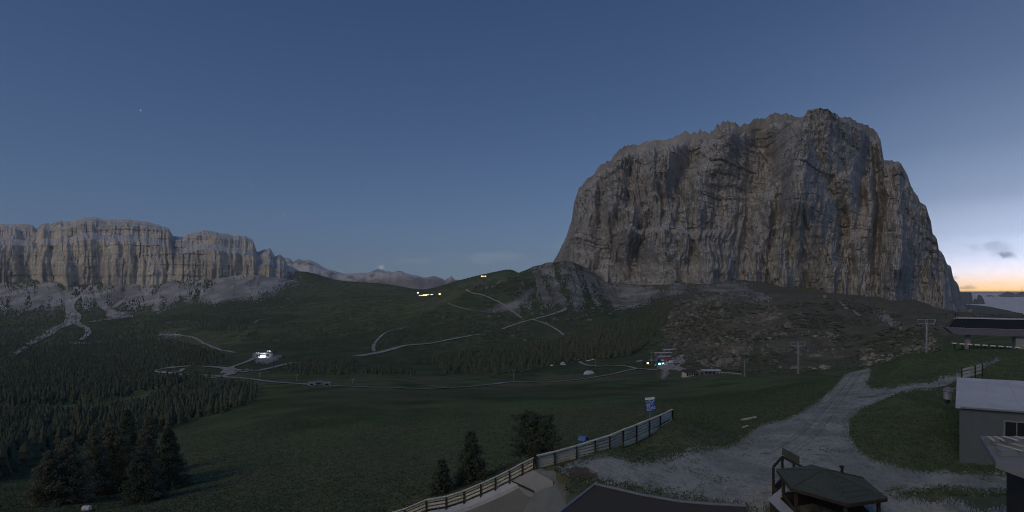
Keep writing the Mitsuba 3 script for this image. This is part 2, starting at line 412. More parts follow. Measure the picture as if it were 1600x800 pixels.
def build_terrain():
    keys = sorted(COLUMNS)
    ly = np.log(YS)
    cols = []
    for k in keys:
        y, p = np.array(COLUMNS[k], float).T
        cols.append(PchipInterpolator(np.log(y), p, extrapolate=False)(np.clip(ly, math.log(y[0]), math.log(y[-1]))))
    V = (PY0 - np.array(cols)) / K
    V = PchipInterpolator(np.array([-900] + keys + [2500], float), np.vstack([V[:1], V, V[-1:]]), axis=0)(PXS).T
    Z = V * YS[:, None]
    X = (PXS - PX0)[None, :] / K * YS[:, None]
    Y = np.broadcast_to(YS[:, None], X.shape)
    # relief: bumps of many sizes, each fading in where the land is wild enough to carry it
    yard = np.clip((Y - 50) / 120, 0.15, 1)
    for L, amp in ((6, 0.05), (15, 0.18), (40, 0.7), (110, 2.6), (300, 6.5)):
        w = np.clip((Y / L - 3) / 6, 0, 1) * yard
        Z = Z + w * amp * 2 * (fbm2(X, Y, L, 3, int(L)) - 0.5)
    # the rockfall hill and the talus are rougher
    u = X / Y
    hill = np.clip((u - 0.28) / 0.06, 0, 1) * np.clip((Y - 290) / 160, 0, 1) * np.clip((1500 - Y) / 300, 0, 1)
    Z = Z + hill * (26 * (ridged(X / 130, Y / 130, 3, 5) - 0.55) + 10 * (ridged(X / 35, Y / 35, 3, 9) - 0.55))
    talus = np.clip((Y - 1500) / 300, 0, 1) * np.clip((u - 0.02) / 0.05, 0, 1) * np.clip((3000 - Y) / 300, 0, 1)
    Z = Z + talus * (9 * (ridged(X / 110 + 0.002 * Y, Y / 900, 3, 12) - 0.55) + 9 * (ridged(X / 34 + 0.004 * Y, Y / 420, 2, 13) - 0.55))
    sella = np.clip((Y - 2950) / 250, 0, 1) * np.clip((-0.43 - u) / 0.08, 0, 1)
    Z = Z + sella * 46 * (ridged(X / 190, Y / 1500, 3, 15) - 0.5)
    return Z


TZ = build_terrain()
# the ground is dug away under the paved ramp and the slabs at the bottom
_px, _y = np.broadcast_to(PXS[None, :], TZ.shape), np.broadcast_to(YS[:, None], TZ.shape)
_fy = np.interp(_px, [598, 666, 751, 834, 866, 870, 890], [41.5, 40.4, 39.7, 38.9, 38.4, 36.2, 35.6])
TZ = np.where((_px > 540) & (_px < 884) & (_y < _fy - 0.3) & (_y > 26), np.minimum(TZ, -21.0), TZ)


def H(x, y):
    """Height of the ground."""
    x, y = np.atleast_1d(np.asarray(x, float)), np.atleast_1d(np.asarray(y, float))
    r = (np.log(np.maximum(y, 4.0)) - math.log(4.0)) / math.log(5000 / 4.0) * (NR - 1)
    c = np.interp(PX0 + K * x / np.maximum(y, 1), PXS, np.arange(NC))
    return map_coordinates(TZ, [r, c], order=1, mode='nearest')


def h(x, y):
    return float(H(x, y)[0])


def pick(px, py, y0=20.0):
    """The point of the ground that the photograph shows at that pixel, searched from the distance y0 outwards."""
    ys = np.exp(np.linspace(math.log(y0), math.log(4900), 3000))
    zr = (PY0 - py) / K * ys
    g = H((px - PX0) / K * ys, ys)
    i = int(np.argmax(g >= zr)) if (g >= zr).any() else len(ys) - 1
    return np.array([(px - PX0) / K * ys[i], ys[i], g[i]])


def terrain_mesh():
    X = (PXS - PX0)[None, :] / K * YS[:, None]
    Y = np.broadcast_to(YS[:, None], X.shape)
    v = np.stack([X, Y, TZ], -1)
    # beyond the hills the land falls away to low, flat country out to the horizon
    rows = [v]
    for y, z in ((6500, -420), (9000, -520), (13000, -520), (16000, -520)):
        last = np.stack([(PXS - PX0) / K * y, np.full(NC, y), np.full(NC, z)], -1)
        rows.append(last[None])
    v = np.concatenate(rows, 0)
    f = grid_faces(v.shape[0], NC)
    return v.reshape(-1, 3), f


struct('terrain', terrain_mesh(), 'm_ground', smooth=True)

# ------------------------------------------------------------------ mountains
def massif(sil, nx, nz, base, lean, zfoot, relief, jag, back=500.0, profile=None, seed=0):
    """A rock massif: a wall whose crest is the skyline given as (px, py), standing at the distances base(px), leaning back by lean from foot to crest,
    carved by relief(x, z), rounded at its ends, with a back side."""
    p, q = np.array(sil, float).T
    s = np.linspace(p[0], p[-1], nx)
    crest = np.interp(s, p, q)
    n = meshkit.fbm(np.stack([s / 13.0, s * 0, s * 0 + seed], -1), 4, seed) - 0.5
    n = n + 0.9 * (ridged(s / 9.0, s * 0 + seed, 2, seed) - 0.5) * np.clip(3 * meshkit.noise(np.stack([s / 40.0, s * 0, s * 0 + 5.5], -1), seed) - 0.8, 0, 1)
    crest = crest - jag * 2 * n
    yb = np.array([base(x) for x in s])
    t = np.linspace(0, 1, nz)[:, None]
    prof = profile if profile is not None else (lambda t: t)
    ytop = yb + lean
    ztop = (PY0 - crest) / K * ytop
    zf = np.broadcast_to(zfoot, (nx,))
    z = zf + (ztop - zf) * t
    y = yb + lean * prof(t)
    x0 = (s - PX0) / K * yb
    d = relief(x0[None, :] + 0 * t, z)
    edge = np.minimum(1, 12 * (1 - t)) ** 0.7 * (0.25 + 0.75 * np.minimum(1, np.minimum(s - s[0], s[-1] - s)[None, :] / 40))
    y = y - d * edge + (1 - np.minimum(1, (1 - t) / 0.09)) ** 2 * lean * 0.35
    endround = np.maximum(0, 1 - np.minimum(s - s[0], s[-1] - s) / 45) ** 2
    y = y + endround[None, :] * lean * 1.1
    # the crest keeps its direction as seen along the wall
    k = y / (ytop + lean * 0.35 + endround * lean * 1.1)
    z = np.where(t > 0.90, z * (1 + (k - 1) * 0), z)
    z[-1] = (PY0 - crest) / K * y[-1]
    z[:-1] = np.minimum(z[:-1], (PY0 - crest - 0.0)[None, :] / K * y[:-1])
    x = (s - PX0)[None, :] / K * y
    rows = np.stack([x, y, z], -1)
    b1 = rows[-1] + np.stack([(s - PX0) / K * back * 0.4, np.full(nx, back * 0.4), -0.15 * (rows[-1, :, 2] - zf)], -1)
    b2 = np.stack([(s - PX0) / K * (rows[-1, :, 1] + back), rows[-1, :, 1] + back, zf], -1)
    v = np.concatenate([rows, b1[None], b2[None]], 0)
    return v.reshape(-1, 3), grid_faces(nz + 2, nx)


def blocks(x, z, w, hh, seed):
    """Broken, sharp-edged pillars: one depth for each cell of width w and height hh, the cells shifted against each other."""
    i = np.floor(x / w + 0.6 * (meshkit.noise(np.stack([x / (2.3 * w), z / (0.8 * hh), np.full_like(x, seed)], -1), seed) - 0.5))
    off = meshkit.noise(np.stack([i * 1.37 + 0.5, np.full_like(x, seed), np.zeros_like(x)], -1), seed + 1)
    j = np.floor(z / hh + 3 * off)
    return meshkit.noise(np.stack([i * 1.31 + 0.27, j * 1.73 + 0.41, np.full_like(x, seed * 1.7)], -1), seed + 2) - 0.5


def big_relief(x, z):
    wx = x + 90 * (fbm2(x, z, 330, 3, 40) - 0.5) + 34 * (fbm2(x, z, 90, 3, 50) - 0.5) + 0.10 * z * (fbm2(x, z * 0, 500, 2, 41) - 0.5)
    d = 230 * (fbm2(wx, z * 0.25, 300, 2, 42) - 0.5)
    d += 170 * (ridged(wx / 210, z / 1300, 2, 43) - 0.5)
    rough = 0.45 + 1.1 * np.clip((fbm2(x, z, 260, 3, 51) - 0.35) / 0.3, 0, 1)
    d += 85 * rough * (ridged(wx / 82, z / 520, 2, 44) - 0.5)
    d += 50 * rough * (ridged(wx / 33, z / 190, 3, 45) - 0.5)
    d += 24 * rough * (ridged(wx / 13, z / 52, 2, 46) - 0.5)
    d += 12 * (ridged(x / 30, z / 30, 3, 47) - 0.5)
    d += 26 * rough * blocks(wx, z, 36, 190, 52) + 17 * blocks(wx + 7 + 0.25 * z, z, 15, 70, 53) + 10 * blocks(wx, z, 7, 26, 54)
    # short ledges, broken off along the wall
    b = z + 120 * (fbm2(x, z, 240, 4, 48) - 0.5) + 0.3 * x
    here = np.clip((fbm2(x, z, 110, 3, 49) - 0.52) / 0.12, 0, 1)
    d -= here * (9 * (np.mod(b, 150) / 150) ** 3 + 5 * (np.mod(b, 47) / 47))
    # the big forms of the face: buttresses, bays, a terrace, deep clefts
    def bump(x0, wd, dp, za, zb, lean_=0.0, p=2.0):
        g = np.abs((wx - x0 - lean_ * (z - 300)) / wd)
        return dp * np.exp(-g ** p) * np.clip((z - za + 110) / 330, 0, 1) * np.clip((zb - z + 60) / 200, 0, 1)
    d += bump(1015, 95, 150, 120, 2000, 0.03, 3) + bump(890, 40, 70, -100, 480, 0.10) + bump(205, 60, 80, -50, 560, 0.05)
    d += bump(1330, 50, 90, -200, 430, -0.12, 3) + bump(560, 55, 70, -100, 700, 0.06) + bump(700, 50, 80, -100, 330, 0.0, 3)
    d -= bump(842, 62, 150, 190, 2000, 0.10, 3) + bump(1195, 22, 120, 180, 2000, 0.05) + bump(430, 75, 90, -100, 260, 0.0, 3) + bump(1130, 26, 90, 60, 420, -0.25)
    d -= bump(1262, 20, 110, 60, 2000, -0.06) + bump(330, 26, 80, 220, 2000, 0.12) + bump(620, 30, 80, 330, 2000, 0.10)
    zl = 262 - 0.09 * (x - 450) + 50 * (fbm2(x, x * 0, 70, 3, 55) - 0.5)
    d += 62 * np.clip((zl - z) / 26, 0, 1) * np.clip((x - 380) / 60, 0, 1) * np.clip((820 - x) / 120, 0, 1)
    zl = 470 + 0.35 * (x - 1230) + 40 * (fbm2(x, x * 0, 60, 3, 56) - 0.5)
    d += 45 * np.clip((zl - z) / 30, 0, 1) * np.clip((x - 1090) / 60, 0, 1) * np.clip((1330 - x) / 60, 0, 1)
    # long slanting gullies
    for x0, k, wd, dp in ((640, 0.28, 40, 80), (1010, -0.22, 30, 60), (420, 0.42, 45, 75), (1190, -0.30, 34, 60), (300, 0.3, 30, 50), (900, 0.1, 26, 50)):
        g = (wx - x0 - k * z) / wd
        d -= dp * np.exp(-g * g) * np.clip((z + 50) / 200, 0, 1)
    return d


BIG = [(862, 412), (868, 405), (875, 391), (885, 370), (893, 345), (897, 316), (905, 293), (920, 277), (938, 262), (948, 256), (960, 246), (975, 231), (990, 226), (1005, 224), (1020, 219), (1035, 221), (1050, 217), (1065, 209), (1080, 208), (1095, 204), (1110, 207), (1120, 195), (1133, 189), (1145, 193), (1155, 200), (1165, 194), (1185, 189), (1200, 182), (1215, 177), (1230, 178), (1245, 182), (1257, 180), (1262, 172), (1278, 169), (1292, 172), (1310, 180), (1335, 190), (1355, 197), (1368, 205), (1376, 217), (1379, 236), (1381, 249), (1395, 251), (1408, 258), (1418, 272), (1423, 288), (1428, 300), (1434, 306), (1437, 316), (1447, 324), (1451, 338), (1455, 348), (1457, 366), (1464, 376), (1467, 392), (1475, 400), (1480, 414), (1486, 420), (1490, 438), (1498, 448), (1502, 464), (1508, 474), (1513, 492), (1518, 505)]
struct('mountain', massif(BIG, 620, 380, lambda p: np.interp(p, [860, 900, 950, 1100, 1250, 1320, 1420, 1520], [2230, 2080, 1950, 1850, 1760, 1780, 1830, 1900]), 330.0, -120.0, big_relief, 4.2, 700.0, seed=3), 'm_rock')


def sella_relief(x, z):
    wx = x + 50 * (fbm2(x, z, 200, 3, 60) - 0.5)
    d = 200 * (fbm2(wx, z * 0.2, 420, 2, 61) - 0.5)
    d += 95 * (ridged(wx / 160, z / 1500, 2, 62) - 0.5)
    d += 46 * (ridged(wx / 55, z / 600, 2, 63) - 0.5)
    d += 14 * (ridged(wx / 22, z / 90, 2, 64) - 0.5)
    d += 24 * blocks(wx, z, 34, 200, 67) + 18 * blocks(wx, z, 14, 60, 68)
    d -= 9 * np.mod(z + 60 * fbm2(x, z, 300, 3, 65), 70) / 70 * np.clip((fbm2(x, z, 200, 3, 66) - 0.4) / 0.2, 0, 1)
    return d


def sella_profile(t):
    # lower wall, a sloping ledge, an upper wall set back
    return np.interp(t, [0, 0.45, 0.70, 0.76, 0.80, 1.0], [0, 0.10, 0.22, 0.55, 0.80, 1.0])


SELLA = [(-260, 372), (-150, 360), (-60, 352), (0, 350), (50, 351), (57, 358), (66, 350), (95, 345), (110, 348), (120, 342), (150, 338), (165, 343), (200, 343), (245, 350), (263, 356), (271, 370), (285, 371), (292, 366), (325, 360), (350, 365), (385, 369), (395, 374), (401, 394), (410, 390), (422, 387), (425, 392), (430, 401), (437, 397), (444, 403), (450, 415), (470, 426), (478, 440)]
struct('rock_massif', massif(SELLA, 640, 150, lambda p: np.interp(p, [-260, 100, 300, 400, 480], [3650, 3560, 3600, 3640, 3800]), 420.0, -120.0, sella_relief, 2.0, 900.0, sella_profile, seed=8), 'm_pale_rock')


def far_relief(x, z):
    return 700 * (ridged(x / 1500, z / 2500, 3, 71) - 0.5) + 260 * (ridged(x / 420, z / 600, 3, 72) - 0.5)


SNOWY = [(380, 430), (425, 412), (445, 403), (452, 404), (458, 410), (466, 404), (474, 406), (482, 405), (495, 411), (510, 420), (530, 426), (548, 428), (560, 427), (575, 427), (590, 421), (600, 423), (610, 425), (622, 423), (632, 426), (640, 428), (655, 431), (662, 434), (680, 432), (696, 437), (705, 432), (712, 438), (740, 441), (790, 444)]
struct('snowy_mountains', massif(SNOWY, 420, 70, lambda p: 13500, 900.0, -500.0, far_relief, 1.2, 2500.0, seed=11), 'm_snowrock')


def flat_relief(x, z):
    return 300 * (ridged(x / 900, z / 1200, 3, 81) - 0.5)


PLATEAU = [(1440, 500), (1470, 470), (1490, 458), (1500, 457), (1517, 457), (1519, 462), (1520, 472), (1523, 466), (1526, 468), (1528, 461), (1531, 460), (1534, 463), (1537, 467), (1539, 475), (1545, 480), (1560, 486)]
struct('distant_plateau', massif(PLATEAU, 160, 40, lambda p: 9200, 300.0, -520.0, flat_relief, 0.5, 1500.0, seed=13), 'm_farrock')
RIDGE = [(1420, 476), (1480, 474), (1530, 477), (1545, 479), (1570, 484), (1600, 490), (1640, 496), (1700, 503), (1760, 512)]
struct('distant_ridge', massif(RIDGE, 160, 40, lambda p: 6600, 900.0, -520.0, flat_relief, 0.5, 1500.0, seed=14), 'm_farforest')


HAZY = [(1440, 484), (1500, 470), (1525, 467), (1545, 461), (1558, 463), (1575, 456), (1588, 459), (1605, 454), (1630, 458), (1660, 463), (1700, 472), (1760, 484)]
struct('distant_ridge', massif(HAZY, 200, 30, lambda p: 12000, 700.0, -520.0, flat_relief, 0.9, 1500.0, seed=19), 'm_farrock')


def haze_sheet():
    px = np.linspace(1330, 2050, 220)
    y = np.exp(np.linspace(math.log(7400), math.log(15900), 70))
    X, Y = (px - PX0)[None, :] / K * y[:, None], np.broadcast_to(y[:, None], (70, 220))
    Z = -330 + 285 * np.clip((Y - 7400) / 8000, 0, 1) ** 0.8 + 75 * (fbm2(X, Y, 900, 4, 91) - 0.5) * np.clip((15900 - Y) / 3500, 0.1, 1)
    return np.stack([X, Y, Z], -1).reshape(-1, 3), grid_faces(70, 220)


scene['m_haze_sheet'] = diffuse(rgb(0.85, 0.85, 0.87))
k = struct('haze_sheet', haze_sheet(), 'm_haze_sheet', smooth=True)  # solid pale sheet, its colour standing in for the far haze bank
# ------------------------------------------------------------------ the air
scene['air'] = {'type': 'homogeneous', 'albedo': rgb(0.95, 0.95, 0.95), 'sigma_t': 2.8e-5}
scene['haze'] = {'type': 'cube', 'to_world': T().translate([0, 7900, 250]).scale([17500, 8200, 1000]), 'bsdf': {'type': 'null'}, 'interior': {'type': 'ref', 'id': 'air'}}
labels['haze'] = {'kind': 'stuff', 'label': 'thin evening haze filling the valley air', 'category': 'haze'}
scene['camera']['medium'] = {'type': 'ref', 'id': 'air'}

# ------------------------------------------------------------------ ground sheets: gravel, tracks, scree
def pickv(px, py, y0=20.0, n=700):
    ys = np.exp(np.linspace(math.log(y0), math.log(4900), n))
    out = np.zeros((len(px), 3))
    for a in range(0, len(px), 4000):
        p, q = px[a:a + 4000, None], py[a:a + 4000, None]
        g = H(((p - PX0) / K * ys).ravel(), np.broadcast_to(ys, (len(p), n)).ravel()).reshape(len(p), n)
        hit = g >= (PY0 - q) / K * ys
        i = np.where(hit.any(1), hit.argmax(1), n - 1)
        k = np.arange(len(p))
        out[a:a + 4000] = np.stack([(p[:, 0] - PX0) / K * ys[i], ys[i], g[k, i]], 1)
    return out


def sheet(name, poly, bsdf, step=2.0, jag=2.0, jl=14.0, lift=1.0, y0=20.0, streak=None, seed=0, S=None, soft=2.0):
    """A sheet lying on the ground inside an outline given by points of the photograph, its edge ragged by jag, its pieces split by streak = (slant, spacing, threshold)."""
    w = pickv(np.array([p[0] for p in poly], float), np.array([p[1] for p in poly], float), y0)
    if S is None:
        S = max(20.0, (max(p[1] for p in poly) - min(p[1] for p in poly)) / max(0.05, np.log(w[:, 1]).max() - np.log(w[:, 1]).min()))
    a = np.stack([PX0 + K * w[:, 0] / w[:, 1], S * np.log(w[:, 1])], 1)
    P = Polygon(a).buffer(0)
    x0, q0, x1, q1 = P.bounds
    gx, gq = np.arange(x0 - jag, x1 + jag + step, step), np.arange(q0 - jag, q1 + jag + step, step)
    PX, Q = np.meshgrid(gx, gq)
    cx, cq = PX[:-1, :-1] + step / 2, Q[:-1, :-1] + step / 2
    n1 = fbm2(cx, cq, jl, 4, seed + 1) - 0.5
    n2 = fbm2(cx, cq, jl, 4, seed + 2) - 0.5
    rs = np.random.default_rng(seed + 500)
    g = rs.normal(0, soft, (2,) + cx.shape) * (0.4 + 1.2 * fbm2(cx, cq, jl * 1.7, 2, seed + 6))
    keep = contains_xy(P, cx + 2.4 * jag * n1 + g[0], cq + 2.4 * jag * n2 + g[1])
    if streak:
        sl, sp, th = streak
        keep &= 0.65 * fbm2((cx + sl * cq), cq * 0.16, sp, 3, seed + 3) + 0.35 * fbm2(cx, cq, sp * 0.6, 3, seed + 4) + rs.normal(0, 0.05, cx.shape) > th
    Y = np.exp(Q / S)
    X = (PX - PX0) / K * Y
    Z = H(X.ravel(), Y.ravel()).reshape(X.shape) + lift * (0.012 + 0.0011 * Y)
    f = grid_faces(*X.shape, keep=keep)
    v, f = compact(np.stack([X, Y, Z], -1).reshape(-1, 3), f)
    return struct(name, (v, f), bsdf, smooth=True)


def ribbon(name, line, width, bsdf='m_track', lift=1.0, seed=0, y0=60.0):
    w = pickv(np.array([p[0] for p in line], float), np.array([p[1] for p in line], float), y0)[:, :2]
    d = np.r_[0, np.cumsum(np.linalg.norm(np.diff(w, axis=0), axis=1))]
    n = max(8, int(d[-1] / max(3.0, 0.006 * w[:, 1].mean())))
    t = np.linspace(0, d[-1], n)
    c = np.stack([PchipInterpolator(d, w[:, k])(t) for k in range(2)], 1)
    g = np.gradient(c, axis=0)
    g /= np.linalg.norm(g, axis=1, keepdims=True) + 1e-9
    nrm = np.stack([-g[:, 1], g[:, 0]], 1)
    wid = (np.interp(t, np.linspace(0, d[-1], len(np.atleast_1d(width))), np.atleast_1d(width)) if np.ndim(width) else np.full(n, float(width)))
    o = np.linspace(-0.5, 0.5, 5)
    rag = 0.75 + 0.5 * fbm2(t, t * 0, max(20.0, d[-1] / 25), 3, seed + 5)
    xy = c[:, None] + o[None, :, None] * (wid * rag)[:, None, None] * nrm[:, None]
    z = H(xy[..., 0].ravel(), xy[..., 1].ravel()).reshape(n, 5) + lift * (0.02 + 0.0011 * xy[..., 1])
    v = np.concatenate([xy, z[..., None]], -1).reshape(-1, 3)
    return struct(name, (v, grid_faces(n, 5)), bsdf, smooth=True)


YARD = [(868, 762), (846, 741), (870, 731), (900, 723), (945, 712), (975, 716), (1000, 724), (1030, 722), (1055, 713), (1090, 706), (1130, 700), (1155, 692), (1165, 680), (1185, 667), (1220, 660), (1250, 648), (1280, 628), (1305, 604), (1320, 590), (1337, 579.5), (1360, 579.5), (1357, 590), (1352, 601), (1365, 608), (1390, 609), (1430, 602), (1460, 596), (1490, 588), (1510, 580), (1540, 567), (1556, 560), (1562, 562), (1545, 572), (1520, 585), (1490, 597), (1450, 608), (1400, 619), (1370, 628), (1345, 638), (1329, 656), (1326, 680), (1335, 696), (1350, 711), (1375, 723), (1400, 730), (1450, 738), (1530, 741), (1680, 740), (1680, 768), (1560, 770), (1480, 764), (1405, 770), (1395, 778), (1450, 787), (1560, 800), (1680, 806), (1680, 880), (880, 880)]
sheet('gravel_yard', YARD, 'm_gravel', step=1.05, jag=4.0, jl=22, lift=0.5, soft=1.6, seed=1)
for k, line in enumerate([[(1349, 581), (1332, 600), (1310, 630), (1288, 660), (1262, 690), (1225, 716)], [(1340, 581), (1319, 602), (1294, 631), (1268, 660), (1236, 688), (1195, 711)], [(1340, 621), (1390, 616), (1440, 607), (1484, 595)]]):
    ribbon('wheel_rut', line, 0.55, 'm_rut', lift=0.9, seed=120 + k, y0=35)
sheet('bare_earth', [(880, 737), (892, 733), (915, 734), (930, 741), (936, 750), (915, 752), (897, 746)], 'm_soil', step=1.2, jag=2.5, jl=10, lift=1.6, seed=4)

# scree below the big mountain and below the massif on the left
sheet('scree_slope', [(846, 412), (868, 402), (905, 412), (938, 432), (964, 452), (985, 474), (950, 482), (925, 476), (900, 480), (880, 472), (850, 482), (830, 474), (815, 482), (790, 486), (825, 452)], 'm_scree', step=1.0, jag=6, jl=20, soft=3, y0=900, streak=(0.9, 8, 0.45), seed=11)
sheet('scree_slope', [(900, 414), (930, 426), (960, 440), (1010, 447), (1045, 452), (1020, 466), (990, 476), (968, 478), (940, 462)], 'm_scree', step=1.0, jag=5, jl=16, soft=3, y0=900, lift=1.4, streak=(0.6, 8, 0.38), seed=27)
sheet('scree_slope', [(757, 486), (775, 478), (798, 474), (830, 452), (838, 455), (808, 480), (812, 490), (795, 487), (775, 488)], 'm_scree', step=1.0, jag=4, jl=12, y0=700, seed=12)
sheet('scree_slope', [(832, 472), (848, 462), (862, 471), (850, 474)], 'm_scree', step=1.0, jag=4, jl=8, y0=700, streak=(0.4, 6, 0.42), seed=13)
sheet('scree_slope', [(855, 478), (872, 466), (884, 462), (886, 475), (870, 477)], 'm_scree', step=1.0, jag=4, jl=8, y0=700, streak=(0.4, 6, 0.40), seed=14)
sheet('scree_slope', [(965, 482), (1000, 466), (1036, 454), (1060, 441), (1078, 452), (1100, 446), (1128, 438), (1150, 447), (1164, 442), (1190, 458), (1205, 470), (1170, 474), (1140, 470), (1118, 456), (1080, 455), (1040, 462), (1000, 478), (975, 486)], 'm_scree', step=1.1, jag=5, jl=18, y0=900, soft=2.5, streak=(0.5, 9, 0.38), seed=15)
sheet('scree_slope', [(1366, 489), (1385, 488), (1396, 502), (1412, 513), (1400, 514), (1380, 503)], 'm_scree', step=1.0, jag=2.5, jl=10, y0=300, seed=16)
sheet('scree_slope', [(-70, 446), (60, 446), (150, 450), (240, 444), (300, 446), (368, 426), (400, 434), (420, 418), (445, 428), (475, 424), (455, 442), (420, 455), (400, 464), (330, 474), (280, 470), (250, 484), (180, 470), (120, 478), (60, 484), (-70, 480)], 'm_pale_scree', step=1.0, jag=9, jl=16, soft=4, y0=2300, streak=(0.15, 7, 0.42), seed=17)
for k, (line, w) in enumerate([
        ([(99, 455), (105, 470), (110, 485), (115, 497), (108, 506)], (10, 18, 26, 40, 34)), ([(108, 506), (90, 513), (75, 522), (45, 539)], (34, 26, 22, 16)), ([(45, 539), (30, 549), (0, 561), (-40, 572)], (10, 9, 8, 8)),
        ([(142, 446), (125, 463), (112, 478)], (8, 12, 14)), ([(114, 500), (124, 508), (132, 512)], (24, 18, 12)), ([(132, 511), (137, 522), (125, 532)], (12, 12, 10)),
        ([(148, 448), (156, 472), (170, 486)], (10, 16, 20)), ([(216, 440), (200, 462), (178, 482)], (10, 14, 20)), ([(238, 448), (228, 468)], (8, 10)), ([(248, 452), (246, 470), (243, 486)], (10, 12, 14)),
        ([(140, 504), (165, 500), (190, 498), (207, 494)], (14, 26, 20, 10)), ([(116, 534), (140, 537), (157, 535)], (16, 20, 12)), ([(352, 440), (342, 455), (330, 472)], (8, 10, 14)), ([(375, 432), (390, 450), (398, 460)], (8, 10, 10)), ([(415, 424), (402, 440), (396, 452)], (8, 10, 10)), ([(50, 462), (58, 476), (44, 486)], (14, 26, 20))]):
    ribbon('scree_channel', line, [1.7 * q for q in w], 'm_pale_scree', seed=30 + k, y0=1200)
for k, cone in enumerate([[(340, 432), (366, 422), (374, 432), (398, 452), (408, 464), (370, 468), (328, 474), (318, 470)], [(405, 440), (420, 420), (432, 424), (452, 432), (446, 446), (420, 456), (398, 456)], [(60, 446), (74, 438), (90, 448), (104, 470), (80, 476), (52, 472)], [(180, 444), (196, 436), (212, 446), (222, 462), (196, 470), (178, 462)], [(255, 446), (268, 438), (284, 448), (296, 462), (262, 470), (246, 462)]]):
    sheet('scree_cone', cone, 'm_pale_scree', step=1.0, jag=4, jl=12, soft=2.5, y0=2300, lift=1.7, streak=(0.1, 6, 0.36), seed=140 + 7 * k)
sheet('scree_fan', [(167, 485), (176, 482), (184, 488), (197, 490), (209, 495), (192, 498), (176, 500), (165, 497)], 'm_pale_scree', step=0.9, jag=2, jl=8, y0=1500, lift=1.6, seed=18)

for k, (name, line, w) in enumerate([
        ('valley_road', [(300, 588), (345, 588.5), (400, 594), (450, 599), (520, 603), (600, 606), (690, 607), (760, 602), (820, 597), (880, 596), (930, 590), (970, 582), (995, 577)], 6.0),
        ('valley_road', [(995, 577), (1035, 576), (1060, 577), (1098, 580)], 5.0), ('valley_road', [(318, 574), (344, 575), (352, 588)], 9), ('valley_road', [(320, 592), (340, 590), (352, 588)], 9),
        ('valley_road', [(350, 584), (362, 574), (380, 568), (395, 561)], 8), ('valley_road', [(362, 574), (374, 579), (400, 580), (412, 578), (430, 574), (447, 569)], 9), ('valley_road', [(447, 569), (460, 568)], 14),
        ('valley_road', [(234, 581), (250, 578), (280, 574), (296, 573)], 9), ('valley_road', [(262, 584), (300, 586), (330, 587)], 5), ('valley_road', [(240, 579), (262, 583), (280, 582), (284, 577)], 6), ('valley_road', [(362, 586), (372, 581), (385, 582)], 7),
        ('piste_track', [(557, 558), (590, 552), (640, 540), (700, 532), (752, 523)], (22, 20, 17, 15, 10)), ('piste_track', [(785, 515), (815, 505), (832, 500), (850, 496), (868, 490), (884, 482)], (8, 9, 10, 12, 14, 9)),
        ('footpath', [(585, 550), (590, 532), (602, 521), (640, 511)], 7), ('footpath', [(832, 500), (855, 508), (870, 516), (882, 526)], 5), ('footpath', [(729, 453), (736, 458), (765, 467), (790, 479), (803, 489), (815, 498)], 6),
        ('footpath', [(272, 523), (300, 528), (320, 538), (345, 548), (368, 552)], 7), ('footpath', [(205, 633), (216, 625), (246, 618)], 3.5), ('footpath', [(255, 506), (280, 503), (293, 502)], 12), ('footpath', [(995, 577), (960, 572), (940, 573), (905, 566)], 4),
        ('footpath', [(1290, 462), (1318, 478), (1345, 495)], 7), ('footpath', [(700, 475), (740, 486), (770, 490)], 4), ('footpath', [(960, 486), (1000, 474), (1030, 462)], 8), ('footpath', [(400, 505), (410, 500), (425, 499)], 8),
        ('pass_road', [(330, 493), (410, 483), (470, 477), (560, 469), (640, 464)], (10, 12, 12, 14, 12))]):
    ribbon(name, line, w, seed=60 + k)
sheet('car_park', [(244, 528), (250, 522), (283, 522), (285, 526)], 'm_track', step=0.8, jag=1, y0=800, seed=19)
sheet('car_park', [(1026, 573), (1038, 566), (1056, 558), (1066, 554), (1073, 561), (1064, 571), (1046, 577), (1043, 588), (1037, 595), (1033, 592), (1036, 580)], 'm_track', step=0.8, jag=2, jl=8, y0=300, seed=20)
sheet('car_park', [(396, 566), (404, 557), (430, 557), (436, 563), (415, 570)], 'm_track', step=0.8, jag=2, jl=8, y0=500, seed=21)

# ------------------------------------------------------------------ forests, shrubs, boulders
def conifer_template(seed, sides=6, tiers=4):
    r = np.random.default_rng(seed)
    v, f = [], []
    for k in range(tiers):
        z0, z1 = 0.10 + 0.90 * k / tiers * 0.92, 0.10 + 0.90 * min(1, (k + 1.75) / tiers)
        if k == tiers - 1:
            z1 = 1.0
        rad = 0.23 * (1 - 0.80 * k / tiers)
        a = np.arange(sides) * 2 * np.pi / sides + r.uniform(0, 3)
        rr = rad * r.uniform(0.65, 1.25, sides)
        b = len(v)
        v += [[rr[i] * math.cos(a[i]), rr[i] * math.sin(a[i]), z0 + r.uniform(-0.04, 0.04)] for i in range(sides)] + [[r.normal(0, 0.012), r.normal(0, 0.012), z1], [0, 0, z0 + 0.06]]
        f += [[b + i, b + (i + 1) % sides, b + sides] for i in range(sides)] + [[b + (i + 1) % sides, b + i, b + sides + 1] for i in range(sides)]
    return np.array(v), np.array(f)


def scatter_mesh(templates, pos, scale, rot):
    vs, fs, at = [], [], 0
    which = np.arange(len(pos)) % len(templates)
    for k, (v, f) in enumerate(templates):
        i = which == k
        if not i.any():
            continue
        c, s = np.cos(rot[i]), np.sin(rot[i])
        w = v[None] * scale[i][:, None, :]
        w = np.stack([w[..., 0] * c[:, None] - w[..., 1] * s[:, None], w[..., 0] * s[:, None] + w[..., 1] * c[:, None], w[..., 2]], -1) + pos[i][:, None, :]
        n = i.sum()
        vs.append(w.reshape(-1, 3))
        fs.append((f[None] + (np.arange(n) * len(v))[:, None, None]).reshape(-1, 3) + at)
        at += n * len(v)
    return np.vstack(vs), np.vstack(fs)


